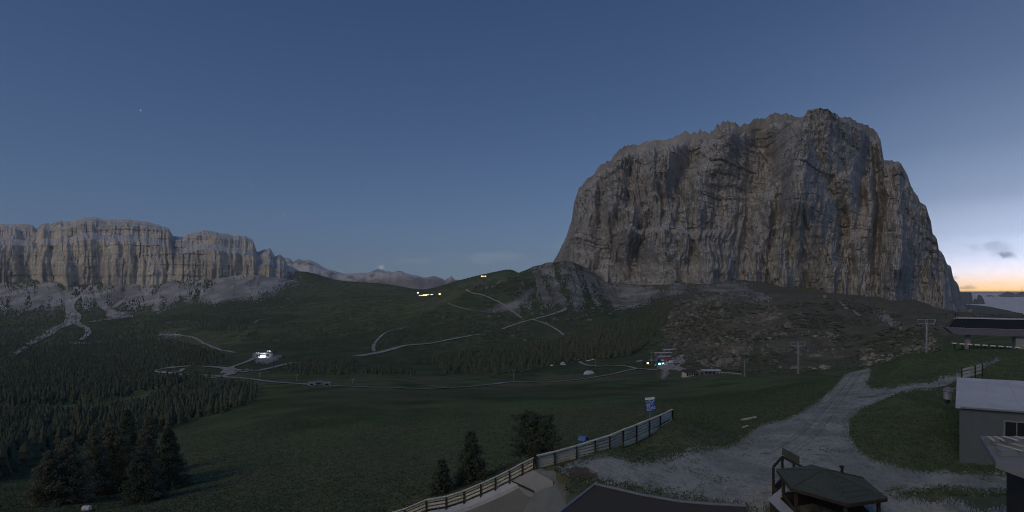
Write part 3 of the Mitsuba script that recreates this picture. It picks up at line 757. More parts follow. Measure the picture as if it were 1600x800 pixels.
def spots(poly, n, r, clump=None, y0=100.0):
    P = Polygon(poly).buffer(0)
    x0, y_0, x1, y1 = P.bounds
    px, py = r.uniform(x0, x1, n * 3), r.uniform(y_0, y1, n * 3)
    ok = contains_xy(P, px, py)
    px, py = px[ok][:n], py[ok][:n]
    w = pickv(px, py, y0, 420)
    if clump:
        L, th = clump
        w = w[fbm2(w[:, 0], w[:, 1], L, 3, 77) > th]
    return w


TREES = [conifer_template(k) for k in range(5)]


def forest(name, polys, label, height=(7, 13), clump=None, y0=100.0, dens=0.16, seed=0):
    r = np.random.default_rng(seed)
    ws = []
    for poly in polys:
        w = spots(poly, int(Polygon(poly).area * dens), r, clump, y0)
        ws.append(w[r.uniform(0, 1, len(w)) < np.clip(w[:, 1] / 1300, 0.12, 1)])
    w = np.vstack(ws)
    hgt = r.uniform(*height, len(w)) * (0.8 + 0.4 * fbm2(w[:, 0], w[:, 1], 90, 2, 7))
    sc = np.stack([hgt * r.uniform(0.8, 1.15, len(w))] * 2 + [hgt], 1)
    w[:, 2] -= 0.4
    stuff(name, scatter_mesh(TREES, w, sc, r.uniform(0, 6.3, len(w))), 'm_conifer', label, 'forest')


forest('conifer_forest', [[(-40, 488), (90, 486), (230, 494), (300, 492), (390, 500), (385, 518), (330, 520), (290, 512), (255, 517), (255, 528), (350, 556), (348, 570), (250, 574), (235, 590), (300, 592), (330, 596), (220, 612), (160, 630), (70, 636), (-40, 640)]],
       'dark conifer forest filling the valley floor below the pale rock massif', seed=1, dens=0.20)
forest('conifer_forest', [[(-40, 650), (60, 640), (130, 648), (200, 640), (250, 615), (300, 602), (345, 598), (402, 604), (400, 625), (352, 646), (300, 655), (270, 668), (200, 690), (100, 700), (40, 730), (-40, 760)]],
       'dark conifer wood on the near slope between the valley clearing and the larches', height=(4, 8.5), seed=2, dens=0.34, y0=60)
forest('conifer_forest', [[(682, 562), (690, 584), (745, 587), (800, 585), (860, 574), (900, 566), (985, 558), (1010, 540), (1040, 505), (1055, 470), (1035, 468), (1005, 486), (950, 508), (900, 524), (845, 536), (790, 545), (730, 552)]],
       'dark conifer forest band running up to the boulder hill', height=(6, 12), seed=3, dens=0.22)
forest('conifer_forest', [[(395, 507), (440, 497), (500, 494), (540, 490), (590, 487), (612, 496), (600, 512), (540, 530), (500, 545), (440, 548), (420, 535), (380, 540)], [(560, 585), (600, 570), (690, 562), (690, 584), (640, 588)], [(610, 522), (650, 508), (720, 503), (765, 508), (750, 520), (690, 530), (640, 535)], [(420, 582), (500, 560), (560, 566), (560, 585), (480, 590)]],
       'scattered dark conifers on the open slope in the middle of the valley', height=(5, 10), clump=(80, 0.45), seed=4, dens=0.17)
forest('conifer_forest', [[(455, 470), (560, 462), (640, 462), (640, 470), (560, 480), (470, 488), (395, 492), (300, 492), (330, 480)], [(645, 463), (700, 462), (700, 467), (650, 470)]],
       'thin line of dark conifers along the road to the pass', height=(6, 11), clump=(120, 0.5), seed=5, dens=0.2, y0=1500)

ICO = trimesh.creation.icosphere(subdivisions=1)


def lump(seed, sub=1, rough_=0.35, flat=0.8):
    m = trimesh.creation.icosphere(subdivisions=sub)
    v = np.array(m.vertices)
    r = np.random.default_rng(seed)
    n = meshkit.noise(v * 1.3 + seed * 7.1, seed) - 0.5
    v = v * (1 + rough_ * 2 * n)[:, None]
    for _ in range(5):                                  # split faces
        d = r.normal(size=3)
        d /= np.linalg.norm(d)
        k = v @ d - r.uniform(0.45, 0.8)
        v = v - np.maximum(k, 0)[:, None] * d
    v[:, 2] *= flat
    return v, np.array(m.faces)


SHRUBS = [lump(100 + k, 1, 0.5, 0.6) for k in range(4)]
r = np.random.default_rng(31)
w = np.vstack([spots([(1010, 480), (1060, 465), (1200, 478), (1330, 470), (1430, 500), (1470, 530), (1340, 578), (1200, 583), (1100, 580), (1000, 560)], 5200, r, (45, 0.46)), spots([(1335, 575), (1350, 540), (1400, 520), (1465, 515), (1475, 550), (1420, 560), (1370, 578)], 900, r, (30, 0.42), 280),
               spots([(600, 500), (760, 470), (900, 485), (980, 485), (900, 515), (700, 545), (560, 555)], 1700, r, (70, 0.5)), spots([(240, 470), (480, 440), (640, 455), (600, 480), (400, 490)], 1600, r, (120, 0.48), 1500),
               spots([(720, 452), (800, 432), (850, 425), (800, 470), (730, 480)], 700, r, (60, 0.5), 900)])
hgt = r.uniform(0.8, 2.6, len(w)) * np.clip(w[:, 1] / 700, 0.7, 1.8)
stuff('dwarf_pine_scrub', scatter_mesh(SHRUBS, w, np.stack([hgt * 1.6, hgt * 1.6, hgt], 1), r.uniform(0, 6.3, len(w))), 'm_conifer', 'dark low scrub scattered over the boulder hill and the slopes', 'scrub')

ROCKS = [lump(200 + k, 2 if k < 6 else 1) for k in range(10)]
hill = [(1042, 500), (1060, 470), (1085, 462), (1130, 464), (1170, 470), (1210, 476), (1225, 490), (1200, 510), (1180, 530), (1170, 560), (1150, 580), (1110, 578), (1085, 565), (1062, 545), (1040, 535)]
wb = np.vstack([spots(hill, 1500, r, (70, 0.40)), spots([(1200, 480), (1260, 490), (1310, 510), (1320, 560), (1300, 580), (1240, 580), (1190, 570), (1180, 530)], 420, r, (60, 0.42)), spots([(1330, 545), (1400, 525), (1460, 520), (1470, 545), (1420, 562), (1350, 575)], 420, r, (30, 0.4), 280),
                spots([(715, 452), (745, 446), (770, 443), (800, 434), (800, 442), (760, 452)], 60, r, None, 900), spots([(660, 500), (900, 470), (1000, 480), (800, 540)], 120, r), spots([(330, 470), (480, 445), (560, 458), (420, 490)], 160, r, None, 1500)])
sz = np.exp(r.normal(0.35, 0.62, len(wb))) * np.clip(wb[:, 1] / 700, 0.8, 2.2)
sz = np.minimum(sz, 7.5)
order = np.argsort(-(sz / wb[:, 1]))
FACE = np.array([[1.3, 1.0, 1.0], [1.0, 1.2, 0.8], [0.9, 1.1, 1.3]])
BOULDER_PLY = [mikit.ply((v, f), 'm_boulder') for v, f in ROCKS]
BG = 'boulders on the rockfall hill and the slopes'
for n, i in enumerate(order[:298]):
    k = numbered('boulder')
    labels[k] = {'label': 'pale grey boulder lying among scrub on the rocky slopes', 'category': 'boulder', 'group': BG}
    s3 = FACE[n % 3] * sz[i]
    scene[k] = {**BOULDER_PLY[n % 6], 'to_world': T().translate([float(wb[i, 0]), float(wb[i, 1]), float(wb[i, 2] - 0.25 * s3[2] + 0.2)]).rotate([0, 0, 1], float(r.uniform(0, 360))).rotate([1, 0, 0], float(r.uniform(-25, 25))).scale([float(q) for q in s3])}
rest = order[298:]
more = spots(hill, 4200, r, (60, 0.38))
ws = np.vstack([wb[rest], more])
ss = np.r_[sz[rest], np.exp(r.normal(-0.45, 0.45, len(more)))]
stuff('boulder_field', scatter_mesh(ROCKS[6:], ws, ss[:, None] * r.uniform(0.7, 1.4, (len(ss), 3)), r.uniform(0, 6.3, len(ss))), 'm_boulder', 'small broken rocks strewn over the rockfall hill', 'rocks')

# ------------------------------------------------------------------ trees near the camera
def leaf_tree(name, label, px, py_base, Y, height, width, kind, seed, group=None, mat='m_conifer'):
    """A tree with a tapered trunk, limbs and a crown of many small needle sprays."""
    x = (px - PX0) / K * Y
    z = h(x, Y) - 0.1
    r = np.random.default_rng(seed)
    t = thing(name, label, 'tree', group)
    lean = r.normal(0, 0.015, 2)
    zs = np.linspace(0, 1, 7)
    axis = np.stack([x + lean[0] * height * zs + 0.05 * r.normal(size=7) * zs, Y + lean[1] * height * zs + 0.05 * r.normal(size=7) * zs, z + height * zs], 1)
    part(t, 'trunk', rod(axis, 0.02 * height * (1.03 - zs) ** 0.8 + 0.01, 7), 'm_bark', 40)
    limbs, V, F, at = [], [], [], 0
    nl = int(26 + 7 * height)
    start = {'larch': 0.10, 'spruce': 0.05, 'round': 0.12}[kind]
    for k in range(nl):
        u = start + (0.985 - start) * (k + r.uniform(0, 0.8)) / nl
        if kind == 'round':
            reach = width / 2 * math.sin(math.pi * min(0.98, 0.12 + 0.86 * u)) ** 0.55 * r.uniform(0.55, 1.1)
        elif kind == 'larch':
            reach = width / 2 * min(1.0, 1.22 * (1 - u) ** 0.85) * r.uniform(0.55, 1.15)
        else:
            reach = width / 2 * (1 - u) ** 0.85 * r.uniform(0.65, 1.15)
        reach += 0.12
        a = k * 2.399 + r.normal(0, 0.5)
        p0 = np.array([np.interp(u, zs, axis[:, j]) for j in range(3)])
        rise = {'larch': 0.10, 'spruce': -0.12, 'round': 0.5}[kind] + r.normal(0, 0.12)
        m = np.linspace(0, 1, 5)
        sag = -0.22 * reach * m ** 2 if kind != 'round' else -0.1 * reach * m ** 2
        pts = np.stack([p0[0] + np.cos(a) * reach * m, p0[1] + np.sin(a) * reach * m, p0[2] + rise * reach * m + sag], 1)
        if k % 2 == 0:
            limbs.append(rod(pts, 0.05 * (1.05 - m) * (0.4 + 0.1 * height / 5), 4))
        n = int(26 + 62 * reach)
        q = r.uniform(0.12, 1.0, n) ** 0.8
        c = np.stack([np.interp(q, m, pts[:, j]) for j in range(3)], 1)
        spread = 0.10 + 0.20 * (1 - q) * reach + 0.05 * reach
        c += r.normal(size=(n, 3)) * spread[:, None] * [1, 1, 0.55]
        c[:, 2] -= np.abs(r.normal(0, 0.10, n)) * (1.0 if kind != 'round' else 0.3)
        size = r.uniform(0.10, 0.24, n)
        d1 = r.normal(size=(n, 3))
        d1 /= np.linalg.norm(d1, axis=1, keepdims=True)
        d2 = np.cross(d1, r.normal(size=(n, 3)))
        d2 /= np.linalg.norm(d2, axis=1, keepdims=True)
        V.append(np.stack([c + d1 * size[:, None], c - 0.5 * d1 * size[:, None] + 0.42 * d2 * size[:, None], c - 0.5 * d1 * size[:, None] - 0.42 * d2 * size[:, None]], 1).reshape(-1, 3))
        F.append(np.arange(3 * n).reshape(-1, 3) + at)
        at += 3 * n
    labels[part(t, 'limbs', cat_(limbs), 'm_bark')] = {'kind': 'stuff'}
    part(t, 'crown', (np.vstack(V), np.vstack(F)), mat)
    return t


def tex_larch(p, n, uv):
    a = mikit.fbm(p.x * 0.9, p.y * 0.9, p.z * 0.9, 3)
    return mikit.mix((0.19, 0.20, 0.14), (0.31, 0.31, 0.22), a)


def tex_spruce(p, n, uv):
    a = mikit.fbm(p.x * 0.9, p.y * 0.9, p.z * 0.9, 3)
    return mikit.mix((0.12, 0.15, 0.10), (0.19, 0.215, 0.15), a)


scene['m_larch'], scene['m_spruce'] = [{'type': 'principledthin', 'base_color': mikit.proc(f_), 'roughness': 0.8, 'diff_trans': 0.9, 'spec_trans': 0.0} for f_ in (tex_larch, tex_spruce)]
for (name, label, px, Y, top, wid, kind, sd, mat) in [
        ('larch_tree', 'leftmost pale larch of the clump at the lower left edge', 76, 60, 702, 48, 'larch', 1, 'm_larch'),
        ('larch_tree', 'broad pale larch with a double top, second from the left of the clump', 108, 62, 680, 62, 'larch', 2, 'm_larch'),
        ('larch_tree', 'slim pale larch with the lightest crown in the middle of the clump', 149, 68, 658, 34, 'larch', 3, 'm_larch'),
        ('larch_tree', 'tall wide pale larch right of the slim one', 176, 72, 650, 58, 'larch', 4, 'm_larch'),
        ('larch_tree', 'darker larch standing behind the tall wide larch', 203, 82, 636, 44, 'larch', 5, 'm_spruce'),
        ('larch_tree', 'larch with a pale rounded top near the right end of the clump', 228, 72, 648, 46, 'larch', 6, 'm_larch'),
        ('spruce_tree', 'dark bushy spruce at the right end of the larch clump', 262, 70, 664, 60, 'spruce', 7, 'm_spruce'),
        ('spruce_tree', 'low dark spruce in front of the larch clump', 225, 62, 692, 60, 'spruce', 8, 'm_spruce'),
        ('spruce_tree', 'young slender spruce standing alone in the meadow left of the fence bend', 736, 50, 670, 48, 'spruce', 9, 'm_spruce'),
        ('pine_tree', 'rounded dark pine standing in the meadow just behind the fence bend', 836, 52, 648, 62, 'round', 10, 'm_spruce'),
        ('spruce_tree', 'small dark spruce low in the meadow left of the slender one', 690, 47, 716, 30, 'spruce', 11, 'm_spruce')]:
    x = (px - PX0) / K * Y
    zb = h(x, Y)
    leaf_tree(name, label, px, 0, Y, (PY0 - top) / K * Y - zb, 1.3 * wid / K * Y, kind, sd, None, mat)

# grass tufts and loose stones on the near ground
r = np.random.default_rng(55)
n = 90000
px, Y = r.uniform(-60, 1660, n), np.exp(r.uniform(math.log(33), math.log(150), n))
x = (px - PX0) / K * Y
YP = Polygon([(pickv(np.array([float(p[0])]), np.array([float(p[1])]))[0, :2]) for p in YARD]).buffer(0)
inside = contains_xy(YP.buffer(-0.6), x, Y)
sparse = fbm2(x, Y, 2.4, 3, 71) > 0.66
ok = ~inside | (sparse & (r.uniform(0, 1, n) < 0.5))
x, Y = x[ok], Y[ok]
z = H(x, Y)
V, F = [], []
for k in range(3):
    a = r.uniform(0, 6.28, len(x))
    hh = r.uniform(0.05, 0.17, len(x))
    wd = r.uniform(0.04, 0.10, len(x))
    ox, oy = r.normal(0, 0.10, (2, len(x)))
    b = np.stack([x + ox, Y + oy, z - 0.02], 1)
    s_ = np.stack([np.cos(a), np.sin(a), 0 * a], 1) * wd[:, None]
    V.append(np.stack([b - s_, b + s_, b + np.stack([r.normal(0, 0.08, len(x)), r.normal(0, 0.08, len(x)), hh], 1)], 1).reshape(-1, 3))
V = np.vstack(V)


def tex_grass(p, n, uv):
    a = mikit.fbm(p.x * 0.5, p.y * 0.5, 2.0, 3)
    return mikit.mix((0.077, 0.120, 0.068), (0.120, 0.168, 0.098), a)


scene['m_grass'] = diffuse(mikit.proc(tex_grass))
stuff('grass', (V, np.arange(len(V)).reshape(-1, 3)), 'm_grass', 'short tufty meadow grass round the gravel yard', 'grass')
STONES = [lump(300 + k, 1, 0.3, 0.6) for k in range(4)]
n = 2600
px, Y = r.uniform(800, 1600, n), np.exp(r.uniform(math.log(30), math.log(85), n))
x = (px - PX0) / K * Y
ok = contains_xy(YP.buffer(0.5), x, Y) & (fbm2(x, Y, 6, 3, 73) + r.normal(0, 0.12, n) > 0.5)
w = np.stack([x[ok], Y[ok], H(x[ok], Y[ok]) + 0.02], 1)
sz = np.exp(r.normal(-2.9, 0.5, len(w)))
stuff('loose_gravel', scatter_mesh(STONES, w, sz[:, None] * r.uniform(0.7, 1.3, (len(w), 3)), r.uniform(0, 6.3, len(w))), 'm_gravel', 'loose stones lying on the gravel yard', 'stones')


# ------------------------------------------------------------------ fence, sign
def gpt(px, py, Y=None):
    if Y is None:
        return pick(px, py)
    return np.array([(px - PX0) / K * Y, Y, (PY0 - py) / K * Y])


def rail_fence(label, posts, nb, board, top_rail=True, deep=0.4, flip=1):
    """posts: (base point, height). nb boards between each pair of posts."""
    t = thing('rail_fence', label, 'fence')
    for p, hh in posts:
        part(t, 'post', box(0.12, 0.12, hh + 0.05 + deep, (p[0], p[1], p[2] - deep)), 'm_darkwood')
    for (a, ha), (b, hb) in zip(posts[:-1], posts[1:]):
        d = (b - a) * [1, 1, 0]
        d /= np.linalg.norm(d)
        off = np.array([d[1], -d[0], 0]) * 0.09 * -flip
        for k in range(nb):
            f = (k + 0.62) / nb
            pa, pb = a + [0, 0, f * ha] + off, b + [0, 0, f * hb] + off
            g = 0.012 * d
            part(t, 'board', bar(pa + g, pb - g, 0.035, board), 'm_wood')
        if top_rail:
            pa, pb = a + [0, 0, ha + 0.07], b + [0, 0, hb + 0.07]
            part(t, 'top_rail', bar(pa + 0.01 * d, pb - 0.01 * d, 0.22, 0.06), 'm_wood')
    return t


S1 = [(598, 822), (632, 812), (666, 798), (697, 793), (725, 784), (751, 773), (774, 763), (796, 752), (816, 741.5), (834, 733)]
S1Y = [41.5, 41, 40.4, 40.1, 39.9, 39.7, 39.5, 39.3, 39.1, 38.9]
P1 = [(gpt(px, py, Y), 0.80) for (px, py), Y in zip(S1, S1Y)]
rail_fence('long weathered fence of three rails stepping down to the bottom of the picture', P1, 3, 0.15)
S2 = [(839, 734, 39.0, 713.5), (867, 727, 39.8, 707), (901, 718, 40.7, 697.5), (930, 713, 41.6, 688.5), (953, 708, 42.6, 681.5), (974, 696, 44.2, 672.5), (995, 687, 46.3, 664.5), (1015, 677, 48.6, 656.5), (1032, 668, 51, 649.5), (1051, 656, 54, 640.5)]
P2 = [(gpt(px, py, Y), (py - pt) / K * Y) for px, py, Y, pt in S2]
rail_fence('weathered fence of five close boards climbing past the blue sign', P2, 5, 0.17)
LOW = [(gpt(px, py, Y), 0.42) for px, py, Y in [(974, 700, 43.4), (995, 692, 45.2), (1015, 682.5, 47.4), (1032, 673.5, 49.6), (1052, 661, 52.6)]]
rail_fence('low two-board timber edging in front of the upper end of the five-board fence', LOW, 2, 0.15, top_rail=False)

t = thing('information_sign', 'blue information board with white heading on a thin pole behind the fence', 'sign')
SY = 50.5
c = gpt(1016.5, 632, SY)
bw, bh, tilt = 0.93, 1.46, math.radians(8)
part(t, 'pole', rod([[c[0] - 0.06, SY + 0.05, h(c[0], SY) - 0.3], [c[0] - 0.06, SY + 0.05, c[2] + 0.2]], 0.032, 10), 'm_galvanised', 40)


def on_board(m, dx, dz, dy):
    m.apply_translation([dx, dy, dz])
    m.apply_transform(trimesh.transformations.rotation_matrix(-tilt, [0, 1, 0]))
    m.apply_transform(trimesh.transformations.rotation_matrix(math.radians(-12), [0, 0, 1]))
    m.apply_translation(c)
    return m


part(t, 'board', on_board(box(bw, 0.03, bh), 0, -bh / 2, 0), 'm_blue', label='blue board face')
part(t, 'heading', on_board(box(bw - 0.02, 0.012, 0.24), 0, bh / 2 - 0.26, -0.024), 'm_white', label='white heading strip')
lines = []
for row in range(9):
    zz = bh / 2 - 0.36 - row * 0.118
    xx = -bw / 2 + 0.05
    while xx < bw / 2 - 0.12:
        ww = rng.uniform(0.06, 0.24)
        ww = min(ww, bw / 2 - 0.05 - xx)
        if rng.uniform() < 0.8:
            lines.append(on_board(box(ww, 0.008, 0.045), xx + ww / 2, zz, -0.021))
        xx += ww + 0.05
part(t, 'lettering', cat_(lines), 'm_white', label='rows of small white lettering too far to read')

# blue hood behind the fence
t = thing('plastic_hood', 'small blue ribbed plastic hood showing above the fence boards', 'hood')
hc = gpt(911.5, 686, 46)
hz = h(hc[0], 46)
ang = np.linspace(0, math.pi, 14)
shell = []
for y0, y1, rr in ((-0.35, -0.12, 0.36), (-0.115, 0.115, 0.385), (0.12, 0.35, 0.36)):
    prof = np.r_[np.stack([rr * np.cos(ang), rr * np.sin(ang)], 1), np.stack([(rr - 0.03) * np.cos(ang[::-1]), (rr - 0.03) * np.sin(ang[::-1])], 1)]
    m = trimesh.creation.extrude_polygon(Polygon(prof), y1 - y0, engine='earcut')
    m.apply_transform(trimesh.transformations.rotation_matrix(math.pi / 2, [1, 0, 0]))
    m.apply_translation([0, y1, 0])
    shell.append(m)
for m in shell:
    m.apply_transform(trimesh.transformations.rotation_matrix(math.radians(52), [0, 0, 1]))
    m.apply_translation([hc[0], 46, hc[2] - 0.1])
    part(t, 'shell', m, 'm_bluetarp', 35)
part(t, 'stand', box(0.34, 0.5, hc[2] - 0.1 - hz + 0.3, (hc[0], 46, hz - 0.3)), 'm_black')

# timber baulks lying in the grass
for label, a, b, w_, h_ in [('long pale timber baulk lying in the grass left of the gravel path', (1158, 657.5), (1181.5, 653.5), 0.20, 0.20), ('short grey timber piece half sunk in grass below the long baulk', (1161, 669), (1169, 666.5), 0.18, 0.10)]:
    k = numbered('timber_baulk')
    labels[k] = {'label': label, 'category': 'timber'}
    pa, pb = pick(*a), pick(*b)
    pb[1] = pa[1] + 0.6
    pb[0] = (b[0] - PX0) / K * pb[1]
    pb[2] = h(pb[0], pb[1])
    scene[k] = mikit.ply(bar(pa + [0, 0, 0.1], pb + [0, 0, 0.1], w_, h_), 'm_wood')


# ------------------------------------------------------------------ slabs, dark roof, gazebo, timber frame at the bottom
def prism(pts, z0, z1):
    """A prism over plan points; z1 a number or one top height per point."""
    pts = np.asarray(pts, float)
    n = len(pts)
    z1 = np.broadcast_to(z1, (n,))
    z0 = np.broadcast_to(z0, (n,))
    v = np.vstack([np.c_[pts, z0], np.c_[pts, z1]])
    _, tri = trimesh.creation.triangulate_polygon(Polygon(pts), engine='earcut')
    vv, tri = trimesh.creation.triangulate_polygon(Polygon(pts), engine='earcut')
    idx = np.array([int(np.argmin(np.linalg.norm(pts - p, axis=1))) for p in vv])
    tri = idx[tri]
    f = [np.c_[tri + n], np.c_[tri[:, ::-1]]]
    i = np.arange(n)
    j = (i + 1) % n
    f += [np.c_[i, j, j + n], np.c_[i, j + n, i + n]]
    m = trimesh.Trimesh(v, np.vstack(f), process=False)
    m.fix_normals()
    return m


def plan(pxs, z):
    """Plan points of the pixels at the height z."""
    return np.array([[(px - PX0) / K * (-z * K / (py - PY0)), -z * K / (py - PY0)] for px, py in pxs])




def slab(pts, thick):
    p = np.array([plan([(px, py)], z)[0] for px, py, z in pts])
    z = np.array([q[2] for q in pts])
    return prism(p, z - thick, z)


struct('concrete_slab', slab([(800.5, 751, -14.55), (833, 734.5, -13.25), (864, 752, -13.32), (835, 767, -14.45)], 0.6), 'm_concrete')
struct('concrete_slab', slab([(836, 768, -14.58), (866, 753, -13.46), (882, 747, -13.42), (908, 752, -13.40), (896, 775, -13.42), (890, 800, -13.6), (862, 822, -14.4), (838, 835, -15.5), (806, 815, -16.0)], 0.8), 'm_paving2')
struct('gravel_strip', slab([(834.5, 733.8, -13.40), (850, 731, -13.46), (876, 736, -13.46), (915, 753, -13.46), (884, 750, -13.46), (866, 752.6, -13.44)], 0.8), 'm_gravel')
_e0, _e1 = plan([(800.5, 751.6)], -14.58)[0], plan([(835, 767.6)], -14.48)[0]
struct('step_shadow_bar', bar(np.r_[_e0, -14.62], np.r_[_e1, -14.52], 0.10, 0.16), 'm_darkwood')  # dark bar standing in for the shadow line under the slab edge
wk = [(gpt(px, py + 4, Y + 0.15)) for (px, py), Y in zip(S1, S1Y)]
inner = [p + np.array([0.45, -0.75, 0.0]) for p in wk]
vv = np.array([*wk, *inner])
n = len(wk)
vv = np.vstack([vv + [0, 0, 0.14], vv - [0, 0, 0.5]])
i = np.arange(n - 1)
ff = np.vstack([np.c_[i, i + n, i + n + 1], np.c_[i, i + n + 1, i + 1], np.c_[i + n, i + 3 * n, i + 3 * n + 1], np.c_[i + n, i + 3 * n + 1, i + n + 1]])
m = trimesh.Trimesh(vv, ff, process=False)
struct('concrete_kerb', m, 'm_membrane')
ramp_in = [p + np.array([4.6, -5.2, -1.2]) for p in inner]
vv = np.array([*[p - [0, 0, 0.16] for p in inner], *ramp_in])
struct('paved_ramp', trimesh.Trimesh(vv, np.vstack([np.c_[i, i + n, i + n + 1], np.c_[i, i + n + 1, i + 1]]), process=False), 'm_paving')

# dark roof of the shed below the camera, its far corner and two eaves in view
t = thing('shed', 'dark low shed roof with pale edge strip at the bottom of the picture', 'shed')
corner = np.array([(930 - PX0) / K * 23.5, 23.5, -(757 - PY0) / K * 23.5])
zr = corner[2]
roof_pts = plan([(930, 757), (1003, 774), (1062, 784.5), (1120, 789), (1165, 791), (1190, 850), (1190, 1100), (760, 1100), (868, 806)], zr)
part(t, 'roof', prism(roof_pts, zr - 0.25, zr), 'm_darkroof')
edge = [bar(np.r_[roof_pts[k], zr + 0.035], np.r_[roof_pts[k + 1], zr + 0.035], 0.16, 0.06) for k in range(4)] + [bar(np.r_[roof_pts[0], zr + 0.035], np.r_[roof_pts[-1], zr + 0.035], 0.10, 0.06)]
for e in edge:
    part(t, 'edge_strip', e, 'm_grey_paint')
wp = Polygon(roof_pts).buffer(-0.7)
part(t, 'wall', prism(np.array(wp.exterior.coords)[:-1], -14.6, zr - 0.255), 'm_plaster')

# hexagonal gazebo
t = thing('gazebo', 'six-sided open garden pavilion with green-grey shingled roof on the gravel', 'pavilion')
gc, ez, az_ = np.array([18.2, 29.5]), -11.05, -10.35
hexa = []
for k in range(6):
    a = math.radians(60 * k + 14)
    hexa.append(gc + np.array([2.62 * math.cos(a), 3.05 * math.sin(a)]))
apex = np.array([gc[0] - 0.05, gc[1] + 0.25, az_])
gz = h(*gc)
for k in range(6):
    a, b = np.r_[hexa[k], ez], np.r_[hexa[(k + 1) % 6], ez]
    # each roof face: boards of shingles in courses, proud of one another
    rows_ = []
    for q in range(7):
        f0, f1 = q / 7, (q + 1) / 7 - 0.004
        p = [a + (apex - a) * f0, b + (apex - b) * f0, b + (apex - b) * f1, a + (apex - a) * f1]
        up = np.array([0, 0, 0.035])
        top = [p[0] + up, p[1] + up, p[2] + up * 0.25, p[3] + up * 0.25]
        vv = np.array(p + top)
        mm = trimesh.convex.convex_hull(vv + rng.normal(0, 1e-5, vv.shape))
        rows_.append(mm)
    rp = part(t, 'roof_face', cat_(rows_), 'm_shingle')
    part(t, 'hip', bar(a + [0, 0, 0.05], apex + [0, 0, 0.05], 0.10, 0.05), 'm_shingle')
    part(t, 'fascia', bar(a + [0, 0, -0.09], b + [0, 0, -0.09], 0.04, 0.16), 'm_darkwood')
    pp = gc + 0.86 * (hexa[k] - gc)
    part(t, 'post', box(0.15, 0.15, ez - 0.02 - gz + 0.35, (pp[0], pp[1], gz - 0.3)), 'm_darkwood')
    qq = gc + 0.86 * (hexa[(k + 1) % 6] - gc)
    if k != 4:
        part(t, 'railing', bar([pp[0], pp[1], gz + 0.62], [qq[0], qq[1], gz + 0.62], 0.06, 1.15), 'm_darkwood')
vp = apex * 0.55 + 0.45 * np.r_[hexa[0], ez]
part(t, 'vent', cat_([rod([vp + [0, 0, -0.1], vp + [0, 0, 0.34]], 0.075, 10), rod([vp + [-0.02, 0, 0.36], vp + [-0.02, 0, 0.44]], 0.13, 10)]), 'm_black')
tt = thing('picnic_table', 'dark wooden table with benches under the garden pavilion', 'table')
part(tt, 'tabletop', box(1.8, 0.8, 0.05, (gc[0] - 0.3, gc[1] - 0.6, gz + 0.72)), 'm_wood')
for s_ in (-1, 1):
    part(tt, 'leg', box(0.1, 0.6, 0.72, (gc[0] - 0.3 + s_ * 0.7, gc[1] - 0.6, gz)), 'm_darkwood')
    part(tt, 'bench', box(1.8, 0.28, 0.45, (gc[0] - 0.3, gc[1] - 0.6 + s_ * 0.85, gz)), 'm_wood')

# timber frame with a board, beside the gazebo
t = thing('timber_stand', 'open dark timber stand carrying a long dark green board beside the garden pavilion', 'stand')
FZ = -13.6
pA, pB, pC = np.array([(1208.5 - PX0) / K * 33.2, 33.2]), np.array([(1222.5 - PX0) / K * 35.2, 35.2]), np.array([(1263 - PX0) / K * 32.6, 32.6])
pM = pB + (pC - pB) * 0.46
tz = -11.45
for p in (pA, pB, pM, pC):
    g0 = h(*p)
    part(t, 'post', box(0.13, 0.13, tz - g0 + 0.3, (p[0], p[1], g0 - 0.3)), 'm_darkwood')
part(t, 'beam', bar(np.r_[pA, tz + 0.07], np.r_[pB, tz + 0.07], 0.12, 0.13), 'm_darkwood')
part(t, 'beam', bar(np.r_[pB, tz + 0.07], np.r_[pC, tz + 0.07], 0.12, 0.13), 'm_darkwood')
d = (pC - pB) / np.linalg.norm(pC - pB)
part(t, 'board', bar(np.r_[pB + 0.0 * d, tz + 0.45], np.r_[pB + 1.75 * d, tz + 0.38], 0.05, 0.52), 'm_shingle', label='long dark green board')
part(t, 'low_wall', bar(np.r_[pA, h(*pA) + 0.3], np.r_[pA + 1.25 * d, h(*pA) + 0.3], 0.10, 0.62), 'm_darkwood')
part(t, 'low_wall', bar(np.r_[pA, h(*pA) + 0.3], np.r_[pB - [0, 0.1], h(*pB) + 0.3], 0.08, 0.58), 'm_darkwood')
ring = [np.array([pM[0] - 0.55 + 0.36 * math.cos(a), pM[1] - 0.9 + 0.36 * math.sin(a), h(*pM) + 0.62]) for a in np.linspace(0, 2 * math.pi, 25)]
rt = thing('rope_ring', 'pale ring lying on the low wall inside the dark timber stand', 'ring')
part(rt, 'ring', rod(ring, 0.045, 8), 'm_wood', 40)

# L-shaped bench wall in front of the gazebo
t = thing('bench_wall', 'low dark timber wall with a pale L-shaped top at the left of the garden pavilion', 'wall')
zt = -12.55
Lp = plan([(1225, 760), (1234, 766), (1218.5, 778.5), (1247, 806), (1231, 810), (1200, 779)], zt)
part(t, 'coping', prism(Lp, zt - 0.07, zt), 'm_membrane')
wp = Polygon(Lp).buffer(-0.08)
part(t, 'wall', prism(np.array(wp.exterior.coords)[:-1], -14.2, zt - 0.073), 'm_darkwood')


# ------------------------------------------------------------------ flat-roofed building and terrace at the right edge
def rect_plan(c0, d, L, W):
    """Corners of a rectangle from c0 along d by L and along its left normal by W."""
    n = np.array([-d[1], d[0]])
    return [c0, c0 + d * L, c0 + d * L + n * W, c0 + n * W]


